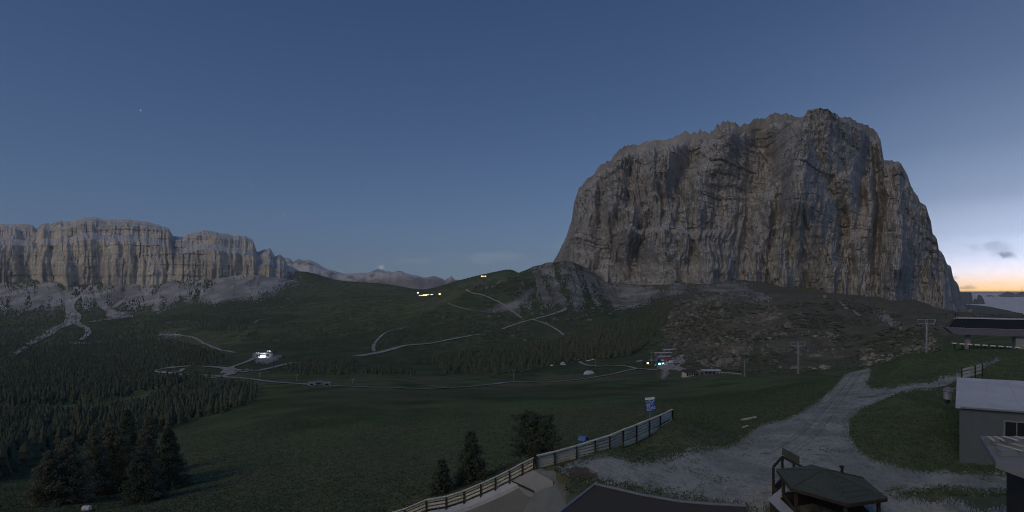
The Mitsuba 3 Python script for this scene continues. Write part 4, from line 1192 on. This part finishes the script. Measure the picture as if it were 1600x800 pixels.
t = thing('flat_roofed_building', 'grey plastered flat-roofed building with pale roof sheet at the right edge', 'building')
c0 = np.array([(1499 - PX0) / K * 40.0, 40.0])
d = np.array([math.cos(math.radians(-38)), math.sin(math.radians(-38))])
d = np.array([math.cos(math.radians(-24)), math.sin(math.radians(-24))])
R = rect_plan(c0, d, 22.0, 12.9)
R[3] = np.array([(1499.5 - PX0) / K * 52.6, 52.6])
R[2] = R[1] + (R[3] - R[0])
rz_ = -8.9
nd = np.array([-d[1], d[0]])
wz = -14.4
part(t, 'wall', prism(R, wz, rz_ - 0.22), 'm_plaster')
eave = Polygon(R).buffer(0.22, join_style=2)
part(t, 'roof', prism(np.array(eave.exterior.coords)[:-1], rz_ - 0.215, rz_), 'm_membrane')
# roof sheets with standing seams, laid across the roof
for k in range(12):
    a = R[0] + d * (0.15 + k * 1.8)
    b = a + (R[3] - R[0])
    part(t, 'roof_seam', bar(np.r_[a, rz_ + 0.012], np.r_[b, rz_ + 0.012], 0.05, 0.03), 'm_membrane')
part(t, 'gutter', bar(np.r_[R[0] - nd * 0.29, rz_ - 0.12], np.r_[R[1] - nd * 0.29, rz_ - 0.12], 0.12, 0.12), 'm_grey_paint')
w0 = R[0] + d * 2.62
for k in range(2):
    a = w0 + d * (k * 2.3) - nd * 0.02
    m = R[0] + d * (2.95 + k * 2.3) + nd * 0.0
    q = a + d * 0.75
    win = part(t, 'window', bar(np.r_[q - d * 0.75 - nd * 0.03, -10.55], np.r_[q + d * 0.75 - nd * 0.03, -10.55], 0.10, 1.5), 'm_grey_paint')
    part(win, 'pane', bar(np.r_[q - d * 0.66 - nd * 0.085, -10.55], np.r_[q - d * 0.03 - nd * 0.085, -10.55], 0.02, 1.32), 'm_darkglass')
    part(win, 'pane', bar(np.r_[q + d * 0.03 - nd * 0.085, -10.55], np.r_[q + d * 0.66 - nd * 0.085, -10.55], 0.02, 1.32), 'm_darkglass')

t = thing('terrace', 'pale concrete terrace slab corner jutting in at the right edge', 'terrace')
tz_ = -7.2
TP = plan([(1531, 681.5), (1556, 721), (1612, 741), (1800, 741), (1800, 681)], tz_)
part(t, 'slab', prism(TP, tz_ - 0.28, tz_), 'm_concrete')
part(t, 'pier', prism(np.array(Polygon(TP).buffer(-0.9).exterior.coords)[:-1], -14.4, tz_ - 0.285), 'm_darkwood')
for lab, slats, frames in [('slatted pale wooden bench top, farther one on the terrace', [((1545, 681.5), (1553, 688.5)), ((1554, 681), (1568, 687.5)), ((1568, 681), (1590, 687.5)), ((1586, 681), (1606, 686.5)), ((1602, 681), (1622, 686))], [((1541, 689), (1566, 690)), ((1572, 689), (1620, 690))]),
                           ('slatted pale wooden bench top, nearer one on the terrace', [((1559, 693), (1597, 704)), ((1583, 692.5), (1613, 700.5)), ((1604, 692), (1634, 699))], [((1560, 706), (1628, 708))])]:
    b_ = thing('slatted_bench', lab, 'bench')
    for p0_, p1_ in slats:
        q0_, q1_ = plan([p0_, p1_], tz_ + 0.36)
        part(b_, 'slat', bar(np.r_[q0_, tz_ + 0.34], np.r_[q1_, tz_ + 0.34], 0.10, 0.04), 'm_wood')
    for p0_, p1_ in frames:
        q0_, q1_ = plan([p0_, p1_], tz_ + 0.16)
        part(b_, 'support', bar(np.r_[q0_, tz_ + 0.155], np.r_[q1_, tz_ + 0.155], 0.30, 0.30), 'm_grey_paint')

# posts and hoop by the building
t = thing('litter_bin', 'small grey domed bin on a post left of the pale roof', 'bin')
by = 58.0
bx = (1481 - PX0) / K * by
bz = h(bx, by)
part(t, 'post', rod([[bx, by, bz - 0.2], [bx, by, bz + 1.0]], 0.09, 8), 'm_black')
dome = trimesh.creation.revolve(np.array([[0.001, 0.55], [0.25, 0.48], [0.42, 0.28], [0.48, 0.0], [0.46, -0.02], [0.001, -0.02]]), sections=18)
dome.apply_translation([bx, by, bz + 1.42])
part(t, 'lid', dome, 'm_lilac', 40)
body = trimesh.creation.cylinder(radius=0.36, height=0.86, sections=18)
body.apply_translation([bx - 0.05, by, bz + 0.98])
part(t, 'body', body, 'm_galvanised', 40)
t = thing('hoop_stand', 'pale bent tube hoop standing between the domed bin and the pale roof', 'hoop')
hx, hy = (1492.5 - PX0) / K * 58.5, 58.5
hz0 = h(hx, hy)
pts = [[hx - 0.42, hy, hz0 - 0.2]] + [[hx + 0.42 * math.cos(a), hy, hz0 + 1.25 + 0.4 * math.sin(a)] for a in np.linspace(math.pi, 0, 13)] + [[hx + 0.42, hy, hz0 - 0.2]]
part(t, 'tube', rod(pts, 0.045, 8), 'm_galvanised', 40)

SF = [(1502.5, 593.5, 63.0), (1524, 588, 66.0), (1535, 585, 67.8)]
PF = []
for px, py, Y in SF:
    p = gpt(px, py, Y)
    PF.append((p, (py - {1502.5: 576, 1524: 571.5, 1535: 569}[px]) / K * Y))
rail_fence('short pale fence of three wide boards behind the flat roof', PF, 3, 0.26, top_rail=False, deep=2.6)

# ------------------------------------------------------------------ chairlift station and pylons
t = thing('chairlift_station', 'long dark-roofed chairlift station with pale ridge standing on columns at the right edge', 'station')
Ys0, Ys1 = 139.0, 126.0
L0 = np.array([(1479 - PX0) / K * Ys0, Ys0])
L1 = np.array([(1690 - PX0) / K * Ys1, Ys1])
sd = (L1 - L0) / np.linalg.norm(L1 - L0)
sn = np.array([-sd[1], sd[0]])
LEN = float(np.linalg.norm(L1 - L0))


def st(u, v, z):
    q = L0 + sd * u + sn * v
    return [q[0], q[1], z]


def sthull(pts):
    return trimesh.convex.convex_hull(np.array([st(*p) for p in pts]))


zr_, ze, zf_ = -7.45, -9.9, -11.7
part(t, 'roof', sthull([(2.2, 2.1, zr_), (2.2, 3.9, zr_), (LEN - 2.2, 2.1, zr_), (LEN - 2.2, 3.9, zr_), (0.3, 0.2, ze), (0.3, 5.8, ze), (LEN - 0.3, 0.2, ze), (LEN - 0.3, 5.8, ze)]), 'm_darkglass')
part(t, 'ridge', sthull([(2.4, 1.9, zr_ + 0.02), (2.4, 4.1, zr_ + 0.02), (LEN - 2.4, 1.9, zr_ + 0.02), (LEN - 2.4, 4.1, zr_ + 0.02), (3.2, 2.4, zr_ + 0.32), (3.2, 3.6, zr_ + 0.32), (LEN - 3.2, 2.4, zr_ + 0.32), (LEN - 3.2, 3.6, zr_ + 0.32)]), 'm_membrane')
part(t, 'fascia', sthull([(0, 0, ze - 0.01), (0, 6, ze - 0.01), (LEN, 0, ze - 0.01), (LEN, 6, ze - 0.01), (1.6, 0.5, zf_), (1.6, 5.5, zf_), (LEN - 1.6, 0.5, zf_), (LEN - 1.6, 5.5, zf_)]), 'm_lilac')
part(t, 'eave_strip', bar(st(0, -0.05, ze + 0.02), st(LEN, -0.05, ze + 0.02), 0.12, 0.10), 'm_galvanised')
for k in range(9):
    u0 = 2.4 + k * (LEN - 4.8) / 8
    part(t, 'roof_rib', bar(st(u0, 1.95, zr_ - 0.05), st(0.35 + (u0 - 0.35) * 1.0 - (1.9 if k == 0 else (-1.9 if k == 8 else 0)), 0.15, ze + 0.06), 0.07, 0.06), 'm_black')
for u, w_ in ((5.0, 0.85), (LEN - 6.0, 0.85)):
    q = L0 + sd * u + sn * 3
    part(t, 'column', box(w_, 0.9, zf_ + 16.2, (q[0], q[1], -16.2)), 'm_concrete')
q = L0 + sd * 16.2 + sn * 3
part(t, 'drive_block', box(4.0, 3.0, zf_ + 16.2, (q[0], q[1], -16.2), rz=math.atan2(sd[1], sd[0])), 'm_concrete')
q = L0 + sd * 21.5 + sn * 0.3
for a in (0, 3.2):
    qq = q + sd * a
    part(t, 'gate_post', box(0.18, 0.18, 3.0, (qq[0], qq[1], -15.2)), 'm_white')
part(t, 'gate_sill', bar(np.r_[q, -15.0], np.r_[q + sd * 3.2, -15.0], 0.2, 0.25), 'm_white')
t = thing('barrier', 'low white segmented barrier under the chairlift station roof', 'barrier')
for k in range(9):
    a = L0 + sd * (1.0 + k * 1.55) - sn * 0.6
    b = a + sd * 1.1
    part(t, 'panel', bar([a[0], a[1], -14.0 - 0.05 * k], [b[0], b[1], -14.05 - 0.05 * k], 0.06, 0.28), 'm_white')
    part(t, 'foot', box(0.08, 0.4, 1.4, ((a[0] + b[0]) / 2, (a[1] + b[1]) / 2, -15.6 - 0.05 * k)), 'm_black')
for k, (px, label) in enumerate([(1489.5, 'short mast with three wind cups on the left end of the station ridge'), (1506, 'thin forked aerial standing on the station ridge')]):
    a_ = thing('roof_mast', label, 'mast')
    Y = 137.0
    x = (px - PX0) / K * Y
    part(a_, 'pole', rod([[x, Y + 2.5, zr_ - 0.1], [x, Y + 2.5, zr_ + 1.35]], 0.05, 6), 'm_black')
    part(a_, 'arm', rod([[x - 0.5, Y + 2.5, zr_ + 1.1], [x + 0.5, Y + 2.5, zr_ + 1.1]], 0.05, 6), 'm_black')


def pylon(label, px, py_base, py_top, Y, arm, zbase=None, big=True, group=None, rot=0.0):
    t = thing('lift_pylon', label, 'pylon', group)
    x = (px - PX0) / K * Y
    z0 = h(x, Y) if zbase is None else zbase
    z1 = (PY0 - py_top) / K * Y
    hh = z1 - z0
    r0 = 0.30 if big else 0.26
    part(t, 'mast', rod([[x, Y, z0 - 1], [x, Y, z0 + hh * 0.5], [x, Y, z1 - 0.2 * arm]], [r0, r0 * 0.85, r0 * 0.7], 10), 'm_galvanised', 40)
    c, s = math.cos(rot), math.sin(rot)

    def P(a, b, z):
        return [x + a * c - b * s, Y + a * s + b * c, z]
    A = arm / 2
    if not big:
        part(t, 'crossarm', bar(P(-A, 0, z1), P(A, 0, z1), 0.35, 0.35), 'm_galvanised')
        return t
    part(t, 'crossarm', bar(P(-A, 0, z1), P(A, 0, z1), 0.22, 0.24), 'm_galvanised')
    part(t, 'crossarm', bar(P(-0.8 * A, 0, z1 - 0.24 * arm), P(0.8 * A, 0, z1 - 0.24 * arm), 0.24, 0.28), 'm_galvanised')
    for sgn in (-1, 1):
        part(t, 'hanger', bar(P(sgn * A, 0, z1), P(sgn * 0.78 * A, 0, z1 - 0.33 * arm), 0.18, 0.18), 'm_galvanised')
        part(t, 'hanger', bar(P(sgn * 0.12 * A, 0, z1), P(sgn * 0.05 * A, 0, z1 - 0.26 * arm), 0.16, 0.16), 'm_galvanised')
        tr = part(t, 'sheave_train', bar(P(sgn * 0.80 * A, -1.5, z1 - 0.34 * arm), P(sgn * 0.80 * A, 1.5, z1 - 0.34 * arm), 0.14, 0.2), 'm_black')
        for k in range(6):
            w_ = trimesh.creation.cylinder(radius=0.22, height=0.12, sections=10)
            w_.apply_transform(trimesh.transformations.rotation_matrix(math.pi / 2, [0, 1, 0]))
            w_.apply_translation(P(sgn * 0.80 * A + 0.16, -1.25 + 0.5 * k, z1 - 0.34 * arm - 0.06))
            part(tr, 'wheel', w_, 'm_black')
        part(t, 'walkway', bar(P(sgn * 0.62 * A, -1.7, z1 - 0.36 * arm), P(sgn * 0.62 * A, 1.7, z1 - 0.36 * arm), 0.5, 0.06), 'm_galvanised')
    part(t, 'ladder', bar(P(0.42, 0, z0), P(0.42, 0, z1 - 0.28 * arm), 0.06, 0.30), 'm_galvanised')
    return t


pylon('thick grey lift pylon with forked crossarms beside the dark station', 1447.5, 560, 499, 200, 7.2)
pylon('slender pale lift pylon with double crossarm before the rocky outcrop', 1247, 583, 534.5, 222, 6.6)
pylon('short lift pylon at the end of the panel roofs below the boulder hill', 1163, 585, 562, 320, 5.6)
pylon('short lift pylon behind the lit huts below the forest edge', 1018, 562, 550.5, 585, 5.0, big=False)
for px, py, top, label in [(803, 594, 579, 'thin lift pylon at the forest edge above the valley road'), (653, 487, 479, 'tiny lift pylon on the middle slope below the village lights'), (695, 478, 470, 'tiny lift pylon just below the rocky knoll'), (684, 488, 484, 'small pale post right of the middle slope pylon'), (516, 527, 519, 'tiny lift pylon at the left edge of the open middle slope'), (488, 537, 528, 'tiny lift pylon left of the middle slope pylons'), (406, 592, 583, 'thin lift pylon below the lit valley station'), (464, 595, 586, 'thin lift pylon right of the lit valley station'), (551, 599, 592, 'thin lift pylon by the valley road'), (931, 574, 561, 'thin pale post among the small tents'), (372, 536, 526, 'tiny lift pylon above the lit valley station')]:
    p = pick(px, py, 100)
    pylon(label, px, py, top, p[1], (2.2 if 'post' in label else 5.0) * p[1] / 700, big=False)


# ------------------------------------------------------------------ far houses, lights, vehicles
def hut(name, label, px, py, w_, d_, hh, wall='m_plaster', roof='m_grey_paint', pitch=0.45, rz=0.0, lit=None, y0=100.0, group=None, windows=3, flat=False, cat='building', dz=0.0):
    """A house standing on the ground at that pixel; lit = (colour, which windows glow)."""
    p = pick(px, py, y0)
    t = thing(name, label, cat, group)
    R3 = trimesh.transformations.rotation_matrix(rz, [0, 0, 1])

    def put(m):
        m.apply_transform(R3)
        m.apply_translation([p[0], p[1] + d_ / 2, p[2] - 0.3 + dz])
        return m
    part(t, 'wall', put(box(w_, d_, hh + 1.5, (0, 0, -1.5))), wall)
    ov = 0.06 * w_ + 0.3
    if flat:
        part(t, 'roof', put(box(w_ + ov, d_ + ov, 0.3 + 0.04 * w_, (0, 0, hh + 0.01))), roof)
    else:
        rr = pitch * d_ / 2
        m = trimesh.convex.convex_hull(np.array([[a * (w_ / 2 + ov), b * (d_ / 2 + ov), hh - 0.15 + 0.16 + dd] for a in (-1, 1) for b in (-1, 1) for dd in (0, 0.2)] + [[a * (w_ / 2 + ov), 0, hh + rr + 0.2] for a in (-1, 1)]))
        part(t, 'roof', put(m), roof)
    ww = w_ / (windows * 1.6)
    for k in range(windows):
        xx = (k - (windows - 1) / 2) * w_ / windows
        glow = lit is not None and (lit[1] is None or k in lit[1])
        m = put(box(ww, 0.12, hh * 0.45, (xx, -d_ / 2 - 0.08, hh * 0.3)))
        part(t, 'window', m, 'm_lamp' if glow else 'm_darkglass', label='lit window' if glow else None, emit=lit[0] if glow else None)
    return t


WARM, WARMER, COOL = (3.6, 2.3, 1.0), (2.6, 1.35, 0.42), (3.6, 3.9, 4.2)
VG = None
for label, px, py, w_, hh, lit, win in [
        ('tall hotel with the topmost lit front of the lights at the pass', 653, 459, 20, 15, (WARM, None), 1), ('broad lit house below the tall hotel at the pass', 657.5, 463, 24, 10, (WARMER, (0, 1)), 2), ('brightest lit house in the middle of the pass lights', 664, 463, 26, 13, (WARM, (0, 1)), 2),
        ('low house with one lit window right of the brightest house at the pass', 670, 461.5, 18, 9, (WARM, (0,)), 2), ('small house with a lit window near the right end of the pass lights', 674.5, 461.5, 14, 9, (COOL, (0,)), 1), ('lone pale-lit house farthest right at the pass', 687, 461, 16, 13, (WARM, (0,)), 1)]:
    hut('mountain_hotel', label, px, py, w_, 14, hh, 'm_plaster', 'm_darkroof', 0.5, 0.0, lit, 1800, VG, win)
for label, px, w_, lit in [('left lit refuge hut on the skyline of the dark hill', 752.5, 13, (WARM, None)), ('middle refuge hut on the skyline, faintly lit', 755, 9, (WARMER, None)), ('right lit refuge hut on the skyline of the dark hill', 758.5, 15, (WARM, None))]:
    hut('refuge_hut', label, px, 433.0, w_, 12, 13, 'm_plaster', 'm_darkroof', 0.5, 0.0, lit, 2900, None, 1)

t = hut('valley_station', 'lift station with a floodlit open front in the valley', 409, 559.5, 34, 18, 9.5, 'm_grey_paint', 'm_darkroof', 0.3, 0.15, None, 500, None, 1, True)
p = pick(411.5, 559.5, 500)
part(t, 'hall_front', box(7.0, 0.3, 4.6, (p[0] - 0.5, p[1] - 3.4, p[2] + 0.4)), 'm_lamp', label='floodlit hall front', emit=(14, 15, 17))
part(t, 'annexe', box(20, 8, 5, (p[0] + 22, p[1] + 4, p[2] - 1)), 'm_lilac')
for k, (px, py) in enumerate([(400.5, 550.3), (403.6, 550.4), (405.4, 551.2), (418.4, 548.5), (421, 548.4), (422.4, 549.3), (404.2, 557.4)]):
    Y = p[1] - 6 + 3 * (k % 3)
    x, z = (px - PX0) / K * Y, (PY0 - py) / K * Y
    lt = thing('flood_lamp', ['leftmost white flood lamp by the valley station', 'second white flood lamp left of the valley station', 'third white flood lamp left of the valley station', 'white flood lamp above the right end of the valley station', 'brightest white flood lamp right of the valley station', 'rightmost white flood lamp by the valley station', 'low white flood lamp left of the bright hall'][k], 'lamp')
    part(lt, 'pole', rod([[x, Y + 0.4, h(x, Y) - 0.5], [x, Y + 0.4, z]], 0.14, 6), 'm_galvanised')
    m = trimesh.creation.icosphere(subdivisions=1, radius=0.34 if k != 4 else 0.5)
    m.apply_translation([x, Y, z])
    part(lt, 'head', m, 'm_lamp', emit=(5, 5.4, 5.8))

hut('small_hut', 'small hut with one white lamp beside the scree fan on the left', 206.5, 495, 9, 6, 6, 'm_plaster', 'm_darkroof', 0.5, 0, ((6, 4.5, 3.6), None), 1200, None, 1)

# the huts and the lift station below the boulder hill
hut('lit_hut', 'dark hut with a turquoise-lit front among the parked vehicles', 1033, 570.5, 7.5, 5, 3.4, 'm_teal', 'm_darkroof', 0.3, 0.1, ((1.6, 4.2, 4.6), (0, 1)), 250, None, 2)
hut('lit_hut', 'low hut with a warm lamp in front at the left of the settlement', 1012, 569.2, 8, 5, 2.8, 'm_darkwood', 'm_darkroof', 0.35, 0, ((9.0, 6.4, 3.2), (1,)), 250, None, 3)
hut('service_building', 'grey flat-roofed service building behind the turquoise-lit hut', 1034, 565.5, 11, 6, 3.6, 'm_lilac', 'm_lilac', 0.2, 0.1, None, 250, None, 3, True)
hut('service_building', 'pale low building with reddish roof right of the turquoise-lit hut', 1042, 565.5, 8, 6, 2.8, 'm_white', 'm_red', 0.35, 0.2, None, 250, None, 3)
hut('lift_canopy', 'lowest pale lift canopy above the settlement', 1040, 560.5, 16, 4, 2.2, 'm_grey_paint', 'm_membrane', 0.2, 0.15, None, 250, None, 4, True)
hut('lift_canopy', 'middle pale lift canopy above the settlement', 1044, 554.5, 18, 4, 2.2, 'm_grey_paint', 'm_membrane', 0.2, 0.15, None, 250, None, 4, True)
hut('lift_canopy', 'topmost long pale lift canopy above the settlement', 1050, 549.5, 19, 4, 2.2, 'm_grey_paint', 'm_membrane', 0.2, 0.15, None, 250, None, 4, True)
hut('lift_canopy', 'short pale lift canopy at the left of the others', 1031, 554, 11, 4, 2.2, 'm_grey_paint', 'm_membrane', 0.2, 0.15, None, 250, None, 2, True)
hut('log_cabin', 'small cabin with a pale boarded gable in the meadow below the settlement', 1078, 588, 7.5, 5, 3.0, 'm_wood', 'm_darkroof', 0.7, 0.3, None, 250, None, 4)
hut('panel_shed', 'long low shed with bluish panel roof below the boulder hill', 1113, 585, 10, 5, 2.6, 'm_lilac', 'm_palesheet', 0.25, -0.05, None, 250, None, 4)
hut('panel_shed', 'small low shed with dark roof at the left of the bluish panel roof', 1100, 586, 6, 4, 2.0, 'm_grey_paint', 'm_lilac', 0.25, 0, None, 250, None, 2)
k = numbered('timber_railing')
labels[k] = {'label': 'pale timber railing running right from the panel shed', 'category': 'railing'}
q0, q1 = pick(1120, 584, 250), pick(1158, 586.5, 250)
nseg = 10
for j in range(nseg + 1):
    a = q0 + (q1 - q0) * j / nseg
    part(k, 'post', box(0.2, 0.2, 1.3, (a[0], a[1], h(a[0], a[1]) - 0.2)), 'm_wood')
    if j < nseg:
        b = q0 + (q1 - q0) * (j + 1) / nseg
        part(k, 'rail', bar([a[0], a[1], h(a[0], a[1]) + 1.05], [b[0], b[1], h(b[0], b[1]) + 1.05], 0.12, 0.25), 'm_wood')


def vehicle(name, label, px, py, L, W, Hh, mat, rz=0.0, group=None, y0=250.0, cat='car', van=False):
    p = pick(px, py, y0)
    t = thing(name, label, cat, group)
    z = p[2]
    R3 = trimesh.transformations.rotation_matrix(rz, [0, 0, 1])

    def put(m):
        m.apply_transform(R3)
        m.apply_translation([p[0], p[1], z])
        return m
    if van:
        prof = [(-L / 2, 0.35), (L / 2, 0.35), (L / 2, 1.1), (L / 2 - 0.25, 1.25), (L / 2 - 0.9, Hh), (-L / 2, Hh)]
        gl = [(L / 2 - 0.36, 1.3), (L / 2 - 0.9, Hh - 0.2), (L / 2 - 1.9, Hh - 0.2), (L / 2 - 1.9, 1.3)]
    else:
        prof = [(-L / 2, 0.35), (L / 2, 0.35), (L / 2, 0.78), (L / 2 - 1.0, 0.92), (L / 2 - 1.7, Hh), (-L / 2 + 0.7, Hh), (-L / 2 + 0.1, 0.95), (-L / 2, 0.85)]
        gl = [(L / 2 - 1.15, 0.96), (L / 2 - 1.75, Hh - 0.08), (-L / 2 + 0.75, Hh - 0.08), (-L / 2 + 0.3, 0.98)]
    for nm, pr, w_, mm in (('body', prof, W, mat), ('windows', gl, W + 0.03, 'm_darkglass')):
        m = trimesh.creation.extrude_polygon(Polygon(pr), w_, engine='earcut')
        m.apply_transform(trimesh.transformations.rotation_matrix(math.pi / 2, [1, 0, 0]))
        m.apply_translation([0, w_ / 2, 0])
        part(t, nm, put(m), mm)
    for a in (-0.31, 0.31):
        for b in (-1, 1):
            m = trimesh.creation.cylinder(radius=0.34, height=0.22, sections=12)
            m.apply_transform(trimesh.transformations.rotation_matrix(math.pi / 2, [1, 0, 0]))
            m.apply_translation([a * L, b * (W / 2 - 0.1), 0.33])
            part(t, 'wheel', put(m), 'm_black')
    return t


for k, (px, py, mat, rz, lab) in enumerate([
        (998, 565.5, 'm_white', 0.2, 'white car at the left end of the parked row'), (1002.5, 564.5, 'm_palesheet', 0.1, 'pale blue car second from the left end of the parked row'), (1006, 566, 'm_grey_paint', 0.15, 'grey car just left of the warm lamp'), (1010, 563.8, 'm_blue', 0.1, 'dark blue car behind the warm lamp'),
        (1015, 565, 'm_grey_paint', 0.2, 'grey car right of the warm lamp'), (1019, 563.6, 'm_palesheet', 0.1, 'pale car near the middle of the parked row'), (1022.5, 566.2, 'm_blue', 0.2, 'blue car near the right end of the parked row'), (1026, 571.5, 'm_white', 0.5, 'white car in front of the turquoise-lit hut')]):
    vehicle('parked_car', lab, px, py, 4.4, 1.8, 1.5, mat, rz, 'cars parked by the lit huts')
for px, py, lab in [(1042, 570.7, 'white van at the left of the bright pair beside the gravel turning'), (1050, 567.5, 'white van at the right of the bright pair beside the gravel turning')]:
    vehicle('parked_van', lab, px, py, 6.2, 2.1, 2.6, 'm_white', 0.45, 'white vans by the gravel turning', 250, 'van', True)
for k in range(11):
    vehicle('camper_van', 'white camper van parked in the long row by the forest track', 251 + 3.1 * k, 524.4 - 0.05 * k, 7.0, 2.4, 3.1, 'm_white', 0.1 * ((k * 7) % 5 - 2), 'camper vans in a row by the forest track', 800, 'van', True)
for k, (px, py, mat) in enumerate([(247, 583, 'm_black'), (252, 581, 'm_grey_paint'), (258, 581, 'm_white'), (264, 580.2, 'm_black'), (271, 580, 'm_grey_paint'), (374, 579.4, 'm_white'), (380, 579.8, 'm_blue'), (386, 578.4, 'm_palesheet'), (392, 579.0, 'm_grey_paint')]):
    vehicle('parked_car', ['black car at the left end of the left car park', 'grey car second in the left car park', 'white car in the left car park', 'black car in the middle of the left car park', 'grey car at the right end of the left car park', 'white car left of the row on the station road', 'blue car on the station road', 'pale car on the station road', 'grey car at the right of the row on the station road'][k], px, py, 4.6, 1.9, 1.6, mat, 0.3, 'cars parked in the valley', 400)
for k, (px, py) in enumerate([(487, 602.5), (497, 601), (509, 602.5)]):
    hut('hay_hut', ['left of the three tiny huts by the valley road', 'middle one of the three tiny huts by the valley road', 'right one of the three tiny huts by the valley road'][k], px, py, 4.5, 3, 2.0, 'm_palesheet' if k != 1 else 'm_grey_paint', 'm_grey_paint', 0.5, 0.2 * k, None, 150, None, 1)


# tents and pale sheets on the meadow left of the settlement
def tent(label, px, py, w_, hh, d_, mat, peak):
    p = pick(px, py, 250)
    t = thing('tent', label, 'tent')
    n = 22
    g = np.linspace(0, math.pi, n)
    if peak:
        v = np.array([[-w_ / 2, -d_ / 2, 0], [w_ / 2, -d_ / 2, 0], [w_ / 2, d_ / 2, 0], [-w_ / 2, d_ / 2, 0], [-w_ * 0.05, -d_ * 0.2, hh], [w_ * 0.12, d_ * 0.2, hh * 0.9], [-w_ / 2, -d_ / 2, 0.25 * hh], [w_ / 2, -d_ / 2, 0.25 * hh], [w_ / 2, d_ / 2, 0.25 * hh], [-w_ / 2, d_ / 2, 0.25 * hh]])
        m = trimesh.convex.convex_hull(v)
    else:
        s_ = trimesh.creation.icosphere(subdivisions=3)
        vv = np.array(s_.vertices)
        vv = np.sign(vv) * np.abs(vv) ** [0.85, 0.85, 0.8]
        m = trimesh.Trimesh(vv * [w_ / 2, d_ / 2, hh], s_.faces)
    m.apply_translation([p[0], p[1], p[2]])
    part(t, 'canvas', m, mat, 40)
    q = trimesh.creation.box([w_ * 0.22, 0.2, hh * 0.5])
    q.apply_translation([p[0] + w_ * 0.06, p[1] - d_ * 0.46, p[2] + hh * 0.25])
    part(t, 'flap', q, 'm_grey_paint')


tent('wide low pale dome tent on the meadow left of the settlement', 920.5, 584.5, 11.5, 3.6, 9, 'm_palesheet', False)
tent('small pale ridge tent at the forest edge left of the dome tent', 879.5, 570, 7, 4.4, 5, 'm_palesheet', True)
tent('tiny white tent farthest left at the forest edge', 862, 571.5, 4, 2.0, 3, 'm_white', True)
for label, px, py, w_, d_, rz in [('long white ground sheet at the forest edge above the dome tent', 922, 563.5, 12, 7, 0.3), ('small white ground sheet right of the long one', 946, 558.4, 5, 4, 0.1), ('tiny white ground sheet left of the long one', 903.5, 563, 2.5, 3, 0)]:
    p = pick(px, py, 250)
    k = numbered('ground_sheet')
    labels[k] = {'label': label, 'category': 'sheet'}
    nx_, ny_ = 13, 9
    gx, gy = np.meshgrid(np.linspace(-w_ / 2, w_ / 2, nx_), np.linspace(-d_ / 2, d_ / 2, ny_))
    X = p[0] + gx * math.cos(rz) - gy * math.sin(rz)
    Y = p[1] + gx * math.sin(rz) + gy * math.cos(rz)
    Z = H(X.ravel(), Y.ravel()).reshape(X.shape) + 0.55 + 0.25 * fbm2(X, Y, 2.0, 2, 5)
    top = np.stack([X, Y, Z], -1).reshape(-1, 3)
    f1 = grid_faces(ny_, nx_)
    scene[k] = mikit.ply((np.vstack([top, top - [0, 0, 0.06]]), np.vstack([f1, f1[:, ::-1] + len(top)])), 'm_white', True)

k = numbered('water_tank')
Y = 56.0
x = (137 - PX0) / K * Y
labels[k] = {'label': 'small white tank in the grass at the foot of the larch clump', 'category': 'tank'}
z = h(x, Y)
part(k, 'body', rod([[x - 0.38, Y - 0.2, z + 0.3], [x - 0.34, Y - 0.2, z + 0.3], [x + 0.34, Y - 0.1, z + 0.3], [x + 0.38, Y - 0.1, z + 0.3]], [0.2, 0.3, 0.3, 0.2], 14), 'm_white', 40)
part(k, 'skid', box(0.8, 0.4, 0.1, (x, Y - 0.15, z - 0.05)), 'm_black')

# ------------------------------------------------------------------ the first stars
for px, py, e in [(563, 290, 1.0), (707, 207, 0.7), (924, 182, 1.0), (783, 188, 0.6), (395, 290, 0.5), (443, 336, 0.5), (685, 292, 0.5), (1470, 238, 0.5), (220, 172, 0.5)]:
    k = numbered('star')
    labels[k] = {'label': 'faint star in the clear dusk sky', 'category': 'star', 'group': 'first stars in the dusk sky'}
    m = trimesh.creation.icosphere(subdivisions=1, radius=16.0 * math.sqrt(e))
    m.apply_translation(pix_dir(px, py) * 30000.0)
    scene[k] = {**mikit.ply(m, 'm_lamp'), 'emitter': {'type': 'area', 'radiance': rgb(3.0, 3.0, 3.1)}}
